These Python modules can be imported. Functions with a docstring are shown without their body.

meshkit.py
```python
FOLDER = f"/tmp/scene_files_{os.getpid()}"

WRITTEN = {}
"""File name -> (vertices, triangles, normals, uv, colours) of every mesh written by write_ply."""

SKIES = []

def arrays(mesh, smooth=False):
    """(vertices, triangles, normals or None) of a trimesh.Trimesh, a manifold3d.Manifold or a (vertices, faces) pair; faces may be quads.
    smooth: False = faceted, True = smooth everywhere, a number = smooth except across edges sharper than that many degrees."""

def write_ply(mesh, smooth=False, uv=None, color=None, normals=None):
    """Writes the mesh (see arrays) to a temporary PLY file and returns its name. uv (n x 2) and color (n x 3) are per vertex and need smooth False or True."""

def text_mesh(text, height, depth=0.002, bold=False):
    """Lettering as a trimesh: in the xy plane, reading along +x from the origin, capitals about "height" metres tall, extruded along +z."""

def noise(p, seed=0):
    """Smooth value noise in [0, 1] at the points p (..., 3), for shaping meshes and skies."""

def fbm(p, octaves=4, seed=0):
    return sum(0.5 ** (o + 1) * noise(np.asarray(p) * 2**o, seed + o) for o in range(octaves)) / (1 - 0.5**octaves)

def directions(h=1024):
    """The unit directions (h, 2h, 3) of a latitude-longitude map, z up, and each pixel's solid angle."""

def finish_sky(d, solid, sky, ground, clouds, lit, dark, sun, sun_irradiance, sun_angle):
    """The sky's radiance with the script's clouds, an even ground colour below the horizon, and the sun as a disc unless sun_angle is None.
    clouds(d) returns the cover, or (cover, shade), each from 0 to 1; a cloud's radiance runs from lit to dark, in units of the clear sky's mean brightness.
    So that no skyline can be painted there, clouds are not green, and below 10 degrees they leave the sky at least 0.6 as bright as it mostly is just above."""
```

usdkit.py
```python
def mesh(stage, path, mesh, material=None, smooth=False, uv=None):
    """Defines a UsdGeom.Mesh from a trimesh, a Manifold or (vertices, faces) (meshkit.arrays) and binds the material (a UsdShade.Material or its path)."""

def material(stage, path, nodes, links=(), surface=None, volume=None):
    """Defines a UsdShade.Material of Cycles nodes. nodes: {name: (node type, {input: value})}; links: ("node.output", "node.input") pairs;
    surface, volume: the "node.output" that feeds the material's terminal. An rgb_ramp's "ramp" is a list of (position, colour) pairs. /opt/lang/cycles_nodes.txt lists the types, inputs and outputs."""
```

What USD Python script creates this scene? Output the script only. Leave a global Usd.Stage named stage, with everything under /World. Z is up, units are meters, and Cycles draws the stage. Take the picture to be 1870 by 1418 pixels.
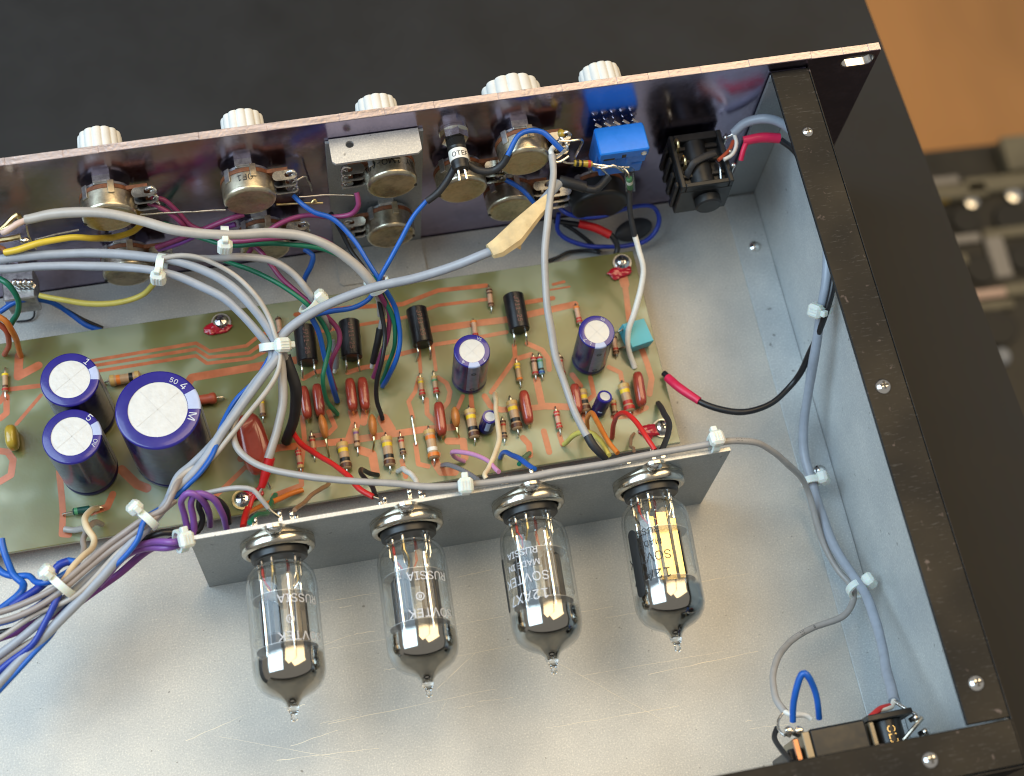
import math, random
import numpy as np, trimesh, usdkit, meshkit
from shapely.geometry import LineString, Polygon, Point, box as sbox
from pxr import Usd, UsdGeom, UsdLux, UsdShade, Gf, Sdf
stage = Usd.Stage.CreateInMemory()
UsdGeom.SetStageUpAxis(stage, UsdGeom.Tokens.z); UsdGeom.SetStageMetersPerUnit(stage, 1.0)
UsdGeom.Xform.Define(stage, '/World'); UsdGeom.Scope.Define(stage, '/World/Looks')
MM = 0.001
# ------------------------------------------------------------------ camera (all lengths below are millimetres)
CAM = np.array([-157.67, -249.18, 481.35])
ROT = np.array([[0.97910814, 0.15413298, -0.1326283], [-0.19258252, 0.91224596, -0.36155122], [0.06526267, 0.37953964, 0.92287077]])
FPX, PW, PH = 2855.43, 1870.0, 1418.0
cam = UsdGeom.Camera.Define(stage, '/World/Camera')
m4 = Gf.Matrix4d(1.0)
for i in range(3):
    for j in range(3):
        m4[i, j] = float(ROT[j, i])
    m4[3, i] = float(CAM[i] * MM)
cam.AddTransformOp().Set(m4)
cam.CreateHorizontalApertureAttr(36.0); cam.CreateVerticalApertureAttr(36.0 * 776 / 1024)
cam.CreateFocalLengthAttr(36.0 * FPX / PW)
cam.CreateClippingRangeAttr(Gf.Vec2f(0.01, 50))
cam.CreateFStopAttr(10.5); cam.CreateFocusDistanceAttr(0.476)
cam.CreateExposureAttr(0.0)
# ------------------------------------------------------------------ light: cool window to the left, warm lamp to the right and behind
def rect_light(name, pos, target, w, h, color, intensity):
    l = UsdLux.RectLight.Define(stage, '/World/' + name)
    l.CreateWidthAttr(w * MM); l.CreateHeightAttr(h * MM); l.CreateColorAttr(Gf.Vec3f(*color)); l.CreateIntensityAttr(intensity)
    p, t = np.array(pos, float), np.array(target, float)
    z = (p - t) / np.linalg.norm(p - t); x = np.cross([0, 0, 1], z); x /= np.linalg.norm(x); y = np.cross(z, x)
    m = Gf.Matrix4d(1.0)
    for j in range(3):
        m[0, j], m[1, j], m[2, j], m[3, j] = float(x[j]), float(y[j]), float(z[j]), float(p[j] * MM)
    l.AddTransformOp().Set(m)
rect_light('window_light', (-950, 20, 950), (-110, -90, 0), 950, 1100, (0.58, 0.80, 1.0), 5.9)
for k in (-1, 1):                                                     # the warm light comes through two panes side by side
    rect_light('warm_pane' + ('_001' if k > 0 else ''), (430 + 215 * k, 200 - 150 * k, 1150 - 60 * k), (-110 + 200 * k, -90 - 140 * k, 0), 440, 1150, (1.0, 0.74, 0.42), 4.3)
dome = UsdLux.DomeLight.Define(stage, '/World/room_light')
dm = usdkit.material(stage, '/World/Looks/room_light', {'b': ('background_shader', {'color': (1.0, 0.945, 0.87), 'strength': 0.33})}, surface='b.background')
UsdShade.MaterialBindingAPI.Apply(dome.GetPrim()).Bind(dm)

# ------------------------------------------------------------------ helpers
def at(px, py, z=None, y=None, x=None):
    d = ROT @ np.array([(px - PW / 2) / FPX, -(py - PH / 2) / FPX, -1.0])
    t = (z - CAM[2]) / d[2] if z is not None else (y - CAM[1]) / d[1] if y is not None else (x - CAM[0]) / d[0]
    return CAM + t * d
BZ = 10.0                                   # top of the circuit board
def B(px, py, h=0.0): return at(px, py, z=BZ + h)
V = lambda *a: np.array(a, float)
def unit(a): return np.asarray(a, float) / max(np.linalg.norm(a), 1e-9)
def cat(*ms):
    ms = [m for g in ms for m in (g if isinstance(g, (list, tuple)) else [g])]
    return trimesh.util.concatenate(ms)
def frame(d, up=(0, 0, 1)):
    z = unit(d); x = np.cross(up, z)
    if np.linalg.norm(x) < 1e-4: x = np.cross((0, 1, 0), z)
    x = unit(x); return np.stack([x, np.cross(z, x), z], 1)
def place(m, pos, R=None):
    m = m.copy(); v = np.array(m.vertices)
    m.vertices = (v @ np.asarray(R).T if R is not None else v) + np.asarray(pos, float); return m
def spline(P, step=1.2):
    P = np.array(P, float)
    if len(P) == 2: return P
    Q = np.vstack([2 * P[0] - P[1], P, 2 * P[-1] - P[-2]]); out = []
    for i in range(1, len(Q) - 2):
        p0, p1, p2, p3 = Q[i - 1:i + 3]; n = max(2, int(np.linalg.norm(p2 - p1) / step))
        t = np.linspace(0, 1, n, endpoint=False)[:, None]
        d1, d0, d2 = (np.linalg.norm(b - a) ** .5 + 1e-6 for a, b in ((p1, p2), (p0, p1), (p2, p3)))
        m1 = d1 * ((p1 - p0) / d0 - (p2 - p0) / (d0 + d1) + (p2 - p1) / d1); m2 = d1 * ((p2 - p1) / d1 - (p3 - p1) / (d1 + d2) + (p3 - p2) / d2)
        out.append((2 * t**3 - 3 * t**2 + 1) * p1 + (t**3 - 2 * t**2 + t) * m1 + (-2 * t**3 + 3 * t**2) * p2 + (t**3 - t**2) * m2)
    return np.vstack(out + [P[-1:]])
def tube(P, r, seg=10, step=1.2, raw=False, flat=1.0):
    C = np.array(P, float) if raw else spline(P, step); n = len(C)
    r = np.full(n, r, float) if np.ndim(r) == 0 else np.interp(np.linspace(0, 1, n), np.linspace(0, 1, len(r)), r)
    T = np.gradient(C, axis=0); T /= np.maximum(np.linalg.norm(T, axis=1, keepdims=True), 1e-9)
    a = np.cross(T[0], (0, 0, 1)); a = np.cross(T[0], (0, 1, 0)) if np.linalg.norm(a) < .05 else a
    a = unit(a); th = np.linspace(0, 2 * np.pi, seg, endpoint=False); vs = []
    for i in range(n):
        a = unit(a - T[i] * (a @ T[i])); b = np.cross(T[i], a)
        vs.append(C[i] + r[i] * (np.cos(th)[:, None] * a + flat * np.sin(th)[:, None] * b))
    v = np.vstack(vs + [C[:1], C[-1:]]); f = []
    for i in range(n - 1):
        for j in range(seg):
            p, q = i * seg + j, i * seg + (j + 1) % seg
            f += [(p, q, q + seg), (p, q + seg, p + seg)]
    e = (n - 1) * seg
    for j in range(seg):
        f += [(n * seg, (j + 1) % seg, j), (n * seg + 1, e + j, e + (j + 1) % seg)]
    return trimesh.Trimesh(v, f, process=False)
def lathe(prof, p=(0, 0, 0), d=(0, 0, 1), seg=32):
    prof = np.array(prof, float); n = len(prof); th = np.linspace(0, 2 * np.pi, seg, endpoint=False)
    v = np.stack([prof[:, :1] * np.cos(th), prof[:, :1] * np.sin(th), np.repeat(prof[:, 1:], seg, 1)], 2).reshape(-1, 3); f = []
    for i in range(n - 1):
        for j in range(seg):
            a, b = i * seg + j, i * seg + (j + 1) % seg
            f += [(a, b, b + seg), (a, b + seg, a + seg)]
    m = trimesh.Trimesh(v, f, process=False); m.merge_vertices(digits_vertex=6); m.update_faces(m.nondegenerate_faces())
    return place(m, p, frame(d))
def cyl(p, q, r, seg=16, ch=0.0):
    p, q = np.array(p, float), np.array(q, float); L = np.linalg.norm(q - p)
    pr = [(0, 0), (r, 0), (r, L), (0, L)] if not ch else [(0, 0), (r - ch, 0), (r, ch), (r, L - ch), (r - ch, L), (0, L)]
    return lathe(pr, p, q - p, seg)
def cbox(size, c=(0, 0, 0), R=None, ch=0.2):
    h = np.array(size, float) / 2; ch = min(ch, h.min() * .9)
    pts = [np.array(s) * (h - ch * (np.arange(3) != k)) for s in np.ndindex(2, 2, 2) for k in range(3)]
    pts = [((np.array(s) * 2 - 1) * (h - ch * (np.arange(3) != k))) for s in np.ndindex(2, 2, 2) for k in range(3)]
    return place(trimesh.convex.convex_hull(np.array(pts)), c, R)
def span(x0, x1, y0, y1, z0, z1, ch=0.15): return cbox((x1 - x0, y1 - y0, z1 - z0), ((x0 + x1) / 2, (y0 + y1) / 2, (z0 + z1) / 2), ch=ch)
def prism(poly, z0, z1, R=None, p=(0, 0, 0)):
    gs = getattr(poly, 'geoms', [poly])
    return cat([place(trimesh.creation.extrude_polygon(g, z1 - z0, engine='earcut'), (0, 0, z0)) for g in gs]) if R is None else place(cat([place(trimesh.creation.extrude_polygon(g, z1 - z0, engine='earcut'), (0, 0, z0)) for g in gs]), p, R)
def ell(c, r, sub=2, R=None):
    m = trimesh.creation.icosphere(subdivisions=sub); m.vertices = m.vertices * np.asarray(r, float); return place(m, c, R)
def blob(c, r, seed, amp=.25, sub=3):
    m = trimesh.creation.icosphere(subdivisions=sub); n = meshkit.fbm(m.vertices * 1.6 + 5, 3, seed) - .5
    m.vertices = m.vertices * (1 + amp * 2 * n)[:, None] * np.asarray(r, float); return place(m, c)
used = {}
def path_for(parent, name):
    k = parent + '/' + name; n = used.get(k, 0); used[k] = n + 1
    return k if n == 0 else f'{k}_{n:03d}'
def put(path, mesh, mat, loc=(0, 0, 0), smooth=30):
    m = place(mesh, -np.asarray(loc, float)); m.vertices = np.array(m.vertices) * MM
    return usdkit.mesh(stage, path, m, mat, smooth=smooth)
def tag(prim, label=None, category=None, group=None, kind=None):
    for k, v in (('label', label), ('category', category), ('group', group), ('kind', kind)):
        if v: prim.SetCustomDataByKey(k, v)
    return prim
def parts_into(root, loc, parts):
    for p in parts:
        name, mesh, mt = p[:3]; o = p[3] if len(p) > 3 else {}
        pp = path_for(root, name)
        pm = put(pp, mesh, mt, loc, o.get('smooth', 30)); tag(pm.GetPrim(), o.get('label'))
        parts_into(pp, loc, o.get('sub', []))
def thing(name, label, category, parts, loc=None, group=None, kind=None):
    """parts: a mesh and material (one-mesh thing), or a list of (part name, mesh, material, options)"""
    p = path_for('/World', name)
    if isinstance(parts, tuple):
        loc = parts[0].bounds.mean(0) * [1, 1, 0] + [0, 0, parts[0].bounds[0, 2]] if loc is None else loc
        g = put(p, parts[0], parts[1], loc, parts[2] if len(parts) > 2 else 30)
    else:
        if loc is None:
            bb = np.array([q[1].bounds for q in parts]); lo, hi = bb[:, 0].min(0), bb[:, 1].max(0); loc = np.array([(lo[0] + hi[0]) / 2, (lo[1] + hi[1]) / 2, lo[2]])
        g = UsdGeom.Xform.Define(stage, p); parts_into(p, loc, parts)
    UsdGeom.Xformable(g).AddTranslateOp().Set(Gf.Vec3d(*[float(a * MM) for a in loc]))
    return tag(g.GetPrim(), label, category, group, kind)
def copy_of(src, name, label, delta, rotz=0.0, group=None):
    p = path_for('/World', name); x = UsdGeom.Xform.Define(stage, p)
    base = np.array(src.GetAttribute('xformOp:translate').Get()) / MM
    UsdGeom.Xformable(x).ClearXformOpOrder()
    x.GetPrim().GetReferences().AddInternalReference(src.GetPath()); x.GetPrim().SetInstanceable(True)
    x.GetPrim().GetAttribute('xformOp:translate').Set(Gf.Vec3d(*[float(a * MM) for a in base + np.asarray(delta, float)]))
    UsdGeom.Xformable(x).SetXformOpOrder([UsdGeom.XformOp(x.GetPrim().GetAttribute('xformOp:translate'))])
    return tag(x.GetPrim(), label, src.GetCustomDataByKey('category'), group or src.GetCustomDataByKey('group'))

# ------------------------------------------------------------------ materials
def mat(name, color, rough=.5, metal=0., var=.10, scale=300., bump=0., bscale=2500., coat=0., rvar=.08, spec=.5, extra=None, aniso=None):
    c = np.array(color, float)
    nodes = {'g': ('geometry', {}), 'n': ('noise_texture', {'scale': scale, 'detail': 4.0, 'roughness': .6}),
             'r': ('rgb_ramp', {'ramp': [(0.3, tuple(c * (1 - var))), (0.7, tuple(np.minimum(c * (1 + var), 1)))]}),
             'rr': ('map_range', {'from_min': .3, 'from_max': .7, 'to_min': max(rough - rvar, .02), 'to_max': min(rough + rvar, 1.), 'clamp': True}),
             'p': ('principled_bsdf', {'metallic': metal, 'coat_weight': coat, 'coat_roughness': .06, 'specular_ior_level': spec, **(extra or {})})}
    links = [('g.position', 'n.vector'), ('n.fac', 'r.fac'), ('r.color', 'p.base_color'), ('n.fac', 'rr.value'), ('rr.result', 'p.roughness')]
    if aniso:
        nodes['mp'] = ('mapping', {'mapping_type': 'point', 'scale': aniso}); links[0] = ('g.position', 'mp.vector'); links.append(('mp.vector', 'n.vector'))
    if bump:
        nodes['bn'] = ('noise_texture', {'scale': bscale, 'detail': 3.0}); nodes['b'] = ('bump', {'strength': bump, 'distance': .0003})
        links += [('g.position', 'bn.vector'), ('bn.fac', 'b.height'), ('b.normal', 'p.normal')]
    return usdkit.material(stage, '/World/Looks/' + name, nodes, links, surface='p.BSDF')
M = {}
def steel(name, base, rough, metal):
    """zinc plated sheet: fine sparkle, cloudy patches, dark specks"""
    return usdkit.material(stage, '/World/Looks/' + name, {
        'g': ('geometry', {}), 'big': ('noise_texture', {'scale': 26., 'detail': 5., 'roughness': .55}),
        'fine': ('noise_texture', {'scale': 1900., 'detail': 2.}), 'dirt': ('noise_texture', {'scale': 420., 'detail': 2., 'roughness': .4}),
        'c1': ('rgb_ramp', {'ramp': [(.3, tuple(np.array(base) * np.array([.74, .765, .79]))), (.7, tuple(np.array(base) * np.array([1.14, 1.12, 1.08])))]}),
        'c2': ('rgb_ramp', {'ramp': [(.22, (.80, .80, .80)), (.60, (1., 1., 1.)), (.75, (1.25, 1.22, 1.14))]}),
        'c3': ('rgb_ramp', {'ramp': [(.0, (.30, .29, .27)), (.225, (.45, .44, .42)), (.26, (1., 1., 1.))]}),
        'm1': ('mix_color', {'blend_type': 'multiply', 'fac': 1.0, 'use_clamp': False}), 'm2': ('mix_color', {'blend_type': 'multiply', 'fac': .8}),
        'rr': ('map_range', {'from_min': .3, 'from_max': .7, 'to_min': rough - .06, 'to_max': rough + .08, 'clamp': True}),
        'b': ('bump', {'strength': .35, 'distance': .00012}),
        'p': ('principled_bsdf', {'metallic': metal})},
        [('g.position', 'big.vector'), ('g.position', 'fine.vector'), ('g.position', 'dirt.vector'), ('big.fac', 'c1.fac'), ('fine.fac', 'c2.fac'), ('dirt.fac', 'c3.fac'),
         ('c1.color', 'm1.a'), ('c2.color', 'm1.b'), ('m1.result', 'm2.a'), ('c3.color', 'm2.b'), ('m2.result', 'p.base_color'), ('big.fac', 'rr.value'), ('rr.result', 'p.roughness'),
         ('fine.fac', 'b.height'), ('b.normal', 'p.normal')], surface='p.BSDF')
M['floor'] = steel('zinc_steel', (.60, .58, .535), .52, .32)
M['wall'] = steel('zinc_wall', (.54, .56, .56), .42, .25)
M['scratch'] = mat('scratched_plating', (.80, .72, .56), .5, .2)
M['bracket'] = steel('grey_steel', (.40, .425, .44), .46, .5)
M['plate'] = steel('bright_plate', (.66, .66, .64), .40, .6)
M['panel'] = mat('dark_anodised', (.36, .315, .43), .20, 1.0, var=.12, scale=90., rvar=.05, bump=.05, bscale=500.)
M['panel_front'] = M['panel']
M['bare_alu'] = mat('bare_aluminium', (.60, .50, .475), .42, .75, var=.16, scale=300., bump=.5, bscale=900., rvar=.12, aniso=(.25, 3., 3.))
def scuffed(name, base, rough):
    return usdkit.material(stage, '/World/Looks/' + name, {
        'g': ('geometry', {}), 'mp': ('mapping', {'mapping_type': 'point', 'scale': (.35, 2.2, 1.)}),
        'n': ('noise_texture', {'scale': 900., 'detail': 3., 'roughness': .7}), 'sp': ('noise_texture', {'scale': 260., 'detail': 3., 'roughness': .55}),
        'big': ('noise_texture', {'scale': 40., 'detail': 2.}),
        'r': ('rgb_ramp', {'ramp': [(.0, base), (.60, base), (.69, tuple(np.array(base) * 4 + .012))]}),
        's': ('rgb_ramp', {'ramp': [(.0, (0, 0, 0)), (.655, (0, 0, 0)), (.72, (.20, .15, .14))]}),
        'm': ('mix_color', {'blend_type': 'add', 'fac': .5}), 'b': ('bump', {'strength': .05, 'distance': .0001}),
        'rr': ('map_range', {'from_min': .3, 'from_max': .7, 'to_min': rough - .1, 'to_max': rough + .12, 'clamp': True}),
        'p': ('principled_bsdf', {'specular_ior_level': .22})},
        [('g.position', 'mp.vector'), ('mp.vector', 'n.vector'), ('g.position', 'sp.vector'), ('g.position', 'big.vector'), ('n.fac', 'r.fac'), ('sp.fac', 's.fac'), ('r.color', 'm.a'), ('s.color', 'm.b'),
         ('m.result', 'p.base_color'), ('big.fac', 'rr.value'), ('rr.result', 'p.roughness'), ('n.fac', 'b.height'), ('b.normal', 'p.normal')], surface='p.BSDF')
M['lip'] = scuffed('scuffed_black_paint', (.007, .0068, .0066), .42)
M['board_black'] = mat('dusty_black_top', (.015, .0155, .0165), .62, var=.32, scale=26., rvar=.06, spec=.25)
M['pcb'] = usdkit.material(stage, '/World/Looks/fibreglass', {
    'g': ('geometry', {}), 'n': ('noise_texture', {'scale': 62., 'detail': 1.5, 'roughness': .45}), 'w': ('noise_texture', {'scale': 900., 'detail': 2.}),
    'r': ('rgb_ramp', {'ramp': [(.30, (.135, .128, .038)), (.45, (.165, .168, .062)), (.51, (.188, .200, .094)), (.585, (.29, .31, .19)), (.75, (.335, .35, .23))]}),
    'b': ('bump', {'strength': .08, 'distance': .0002}),
    'p': ('principled_bsdf', {'roughness': .24, 'coat_weight': .4, 'coat_roughness': .12, 'subsurface_weight': .15, 'subsurface_scale': .001})},
    [('g.position', 'n.vector'), ('g.position', 'w.vector'), ('n.fac', 'r.fac'), ('r.color', 'p.base_color'), ('w.fac', 'b.height'), ('b.normal', 'p.normal')], surface='p.BSDF')
M['trace'] = mat('copper_through_board', (.47, .135, .055), .26, var=.22, scale=120., coat=.3)
M['pale_patch'] = mat('pale_board_patch', (.43, .43, .26), .26, var=.12, scale=160., coat=.3)
M['white_knob'] = mat('white_plastic', (.72, .71, .66), .42, var=.04)
M['can'] = mat('pot_can_metal', (.56, .50, .37), .30, .92, var=.16, scale=160., rvar=.1, bump=.1)
M['zinc'] = mat('zinc_part', (.60, .60, .58), .33, .95, var=.12)
M['chrome'] = mat('bright_metal', (.78, .77, .74), .16, 1., var=.08)
M['ring'] = mat('socket_ring_metal', (.60, .56, .48), .20, 1., var=.12, scale=200., rvar=.06)
M['brown'] = mat('brown_phenolic', (.19, .065, .024), .55, var=.35, scale=700., bump=.3)
M['lug'] = mat('dark_lug', (.34, .335, .32), .16, 1., var=.2)
M['solder'] = mat('solder', (.72, .70, .66), .22, 1., var=.15, scale=900., bump=.5, bscale=1500.)
M['lead'] = mat('tinned_lead', (.74, .69, .58), .26, 1., var=.12)
M['gold'] = mat('brass_lug', (.70, .55, .27), .30, 1., var=.15)
M['black'] = mat('black_plastic', (.013, .013, .013), .38, var=.3, scale=200.)
M['jackblack'] = mat('grey_black_plastic', (.013, .0135, .014), .42, var=.3, scale=300.)
M['relay'] = mat('black_moulding', (.012, .011, .013), .27, var=.25, scale=150.)
M['sleeve'] = mat('black_heatshrink', (.022, .022, .024), .52, var=.2, bump=.25)
M['red_sleeve'] = mat('red_heatshrink', (.56, .012, .014), .42, var=.1)
M['crimson'] = mat('crimson_heatshrink', (.66, .018, .075), .40, var=.08)
M['filmcap'] = mat('brick_red_epoxy', (.32, .045, .024), .17, var=.15, scale=200., coat=.6)
M['ceramic'] = mat('orange_dip', (.52, .19, .045), .38, var=.15)
M['tan'] = mat('tan_resistor', (.47, .30, .165), .35, var=.12, scale=500.)
M['pinkres'] = mat('pink_resistor', (.55, .33, .21), .35, var=.12, scale=500.)
M['blueres'] = mat('blue_resistor', (.22, .42, .43), .35, var=.12, scale=500.)
M['redres'] = mat('brick_resistor', (.38, .075, .035), .45, var=.15)
M['olive'] = mat('mustard_dip', (.40, .27, .025), .20, var=.2, coat=.5)
M['capblue'] = mat('navy_sleeve', (.020, .015, .21), .22, var=.10, coat=.4, scale=80.)
M['capside'] = mat('dark_navy_sleeve', (.014, .012, .072), .22, var=.15, coat=.15, scale=80., spec=.4)
M['captop'] = mat('crinkled_aluminium', (.62, .615, .59), .50, .25, var=.06, scale=400., bump=.35, bscale=700.)
M['capbandd'] = mat('grey_stripe', (.16, .19, .30), .30, var=.08)
M['capband'] = mat('pale_stripe', (.42, .49, .70), .30, var=.05)
M['print'] = mat('pale_print', (.56, .57, .60), .5, var=.04)
M['blackprint'] = mat('black_print', (.012, .012, .012), .5)
M['brownprint'] = mat('brown_print', (.20, .085, .075), .5)
M['teal'] = mat('turquoise_box', (.085, .47, .56), .40, var=.06)
M['bluebox'] = mat('blue_plastic', (.010, .19, .72), .30, var=.06, scale=200.)
M['redgoo'] = mat('red_varnish', (.42, .008, .022), .16, var=.2, coat=.6)
M['nylon'] = mat('nylon_tie', (.80, .80, .72), .36, var=.05, extra={'subsurface_weight': .25, 'subsurface_scale': .001})
M['tape'] = mat('masking_tape', (.66, .49, .25), .6, var=.16, scale=260., bump=1.0, bscale=330.)
M['glasssleeve'] = None
for n, c in dict(grey=(.34, .325, .305), lightgrey=(.39, .38, .37), bluegrey=(.33, .365, .42), palegrey=(.43, .405, .37), jacket=(.37, .35, .33), warmgrey=(.31, .27, .25), darkgrey=(.20, .205, .22), white=(.80, .77, .69), cream=(.72, .58, .38), peach=(.68, .50, .42), blue=(.012, .105, .46), royal=(.018, .045, .34),
                 green=(.010, .16, .085), magenta=(.25, .04, .125), purple=(.20, .055, .28), violet=(.22, .085, .34), pink=(.60, .27, .46), red=(.58, .022, .018), orange=(.62, .185, .03), rust=(.40, .07, .03), yellow=(.66, .47, .04), paleyellow=(.66, .56, .12), brownw=(.30, .17, .095), blackw=(.014, .014, .016)).items():
    M[n] = mat('wire_' + n, c, .34, var=.07, scale=250., rvar=.06)
for n, c in dict(b_red=(.45, .03, .02), b_brown=(.10, .035, .015), b_black=(.012, .012, .012), b_yellow=(.78, .55, .02), b_gold=(.55, .36, .12), b_orange=(.70, .19, .025), b_white=(.78, .75, .68), b_green=(.08, .28, .12), b_violet=(.20, .08, .22), b_grey=(.3, .3, .32), b_blue=(.03, .10, .35)).items():
    M[n] = mat(n, c, .38, var=.08)
def thin_glass(name, tint, rough=.015, lo=.030, hi=.85):
    return usdkit.material(stage, '/World/Looks/' + name, {'t': ('transparent_bsdf', {}), 'rp': ('rgb_ramp', {'ramp': [(0., tint), (.6, tuple(np.array(tint) * .97)), (.88, tuple(np.array(tint) * .72)), (1., tuple(np.array(tint) * .45))]}), 'g': ('glossy_bsdf', {'color': (1, 1, 1), 'roughness': rough}), 'lw': ('layer_weight', {'blend': .5}),
        'pw': ('math', {'math_type': 'power', 'value2': 3.6}), 'f': ('math', {'math_type': 'multiply_add', 'value2': hi, 'value3': lo}), 'm': ('mix_closure', {})},
        [('lw.facing', 'rp.fac'), ('rp.color', 't.color'), ('lw.facing', 'pw.value1'), ('pw.value', 'f.value1'), ('f.value', 'm.fac'), ('t.BSDF', 'm.closure1'), ('g.BSDF', 'm.closure2')], surface='m.closure')
M['glass'] = thin_glass('tube_glass', (.965, .975, .97))
M['solidglass'] = usdkit.material(stage, '/World/Looks/solid_glass', {'p': ('principled_bsdf', {'base_color': (.93, .94, .93), 'roughness': .03, 'transmission_weight': 1., 'ior': 1.5})}, surface='p.BSDF')
M['clear'] = thin_glass('clear_sleeve', (.88, .88, .84), .1)
M['getter'] = usdkit.material(stage, '/World/Looks/getter_mirror', {
    'g': ('geometry', {}), 'x': ('separate_xyz', {}), 'n': ('noise_texture', {'scale': 140., 'detail': 2.}), 'mu': ('math', {'math_type': 'multiply_add', 'value2': .0025, 'value3': 0.}),
    'r': ('map_range', {'range_type': 'smoothstep', 'from_min': -.1462, 'from_max': -.1440, 'to_min': 0., 'to_max': 1., 'clamp': True}),
    'p': ('principled_bsdf', {'base_color': (.45, .425, .385), 'metallic': 1., 'roughness': .09}), 't': ('transparent_bsdf', {'color': (1, 1, 1)}), 'm': ('mix_closure', {})},
    [('g.position', 'x.vector'), ('g.position', 'n.vector'), ('n.fac', 'mu.value1'), ('x.y', 'mu.value3'), ('mu.value', 'r.value'), ('r.result', 'm.fac'), ('p.BSDF', 'm.closure1'), ('t.BSDF', 'm.closure2')], surface='m.closure')
M['anode'] = mat('anode_grey', (.13, .125, .125), .42, .8, var=.15)
M['mica'] = mat('mica', (.62, .60, .58), .18, .1, var=.1, extra={'alpha': .55})
M['wood'] = mat('orange_wood', (.54, .275, .10), .5, var=.35, scale=3.2, aniso=(1., .35, 1.))
M['rackgrey'] = mat('olive_rack', (.026, .024, .018), .45, var=.6, scale=22.)
M['ivory'] = mat('ivory_strip', (.20, .185, .13), .5, var=.2, scale=60.)

# ------------------------------------------------------------------ setting
e0, e1 = at(1580, 0, z=-7), at(1870, 762, z=-7)
dv = (e1 - e0) / np.linalg.norm(e1 - e0)
pa, pb = e0 - dv * 600, e1 + dv * 700
thing('work_surface', None, None, (prism(Polygon([pa[:2], pb[:2], (pb[0] - 1200, pb[1]), (pa[0] - 1200, pa[1])]), -25, -7), M['board_black']), kind='structure')
thing('wooden_floor', None, None, (span(-2500, 2500, -2500, 2500, -620, -600), M['wood']), kind='structure')

# ------------------------------------------------------------------ chassis
HW, D = 77.0, 205.0
def screw_parts(c, r, nrm=(0, 0, 1), m='chrome'):
    Rm = frame(nrm); h = r * .55
    head = lathe([(0, h), (r * .45, h * .95), (r * .8, h * .62), (r, h * .1), (r, 0), (0, 0)][::-1], c, nrm, 20)
    cross = cat(cbox((r * 1.05, r * .24, h * .3), c + unit(nrm) * h * .98, Rm, .02), cbox((r * .24, r * 1.05, h * .3), c + unit(nrm) * h * .985, Rm, .02))
    return head, cross
ch = [('floor_plate', span(-290, 10.8, -216.6, -.3, -1.2, 0), M['floor']),
      ('side_wall', span(10.9, 12.1, -217, -.4, -1.2, HW - 1.3), M['wall']),
      ('side_lip', span(0, 12.1, -204.6, -.5, HW - 1.2, HW, .25), M['lip']),
      ('bottom_flange', span(-.6, 10.8, -204.6, -2, .02, 1.0), M['wall']),
      ('front_flange', span(0, 10.8, -1.6, -.4, 1.1, HW - 1.3), M['bracket']),
      ('outer_skin', span(12.15, 12.6, -217.2, -.4, -1.2, HW, .1), M['lip']),
      ('rear_wall', span(-290, 10.8, -217, -215.8, 0.02, HW - 1.3), M['floor']),
      ('rear_lip', span(-290, 12.1, -217, -205, HW - .9, HW + .3, .25), M['lip']),
      ('rear_skin', span(-290, 12.6, -217.8, -217.25, -1.2, HW + .2, .1), M['lip'])]
for q, r in (((1475, 241), 1.7), ((1613, 706), 2.3), ((1783, 1248), 2.2)):
    h, c = screw_parts(at(*q, z=HW) + V(0, 0, .05), r); ch.append(('screw', h, M['chrome'], {'sub': [('cross_slot', c, M['black'])]}))
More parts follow.
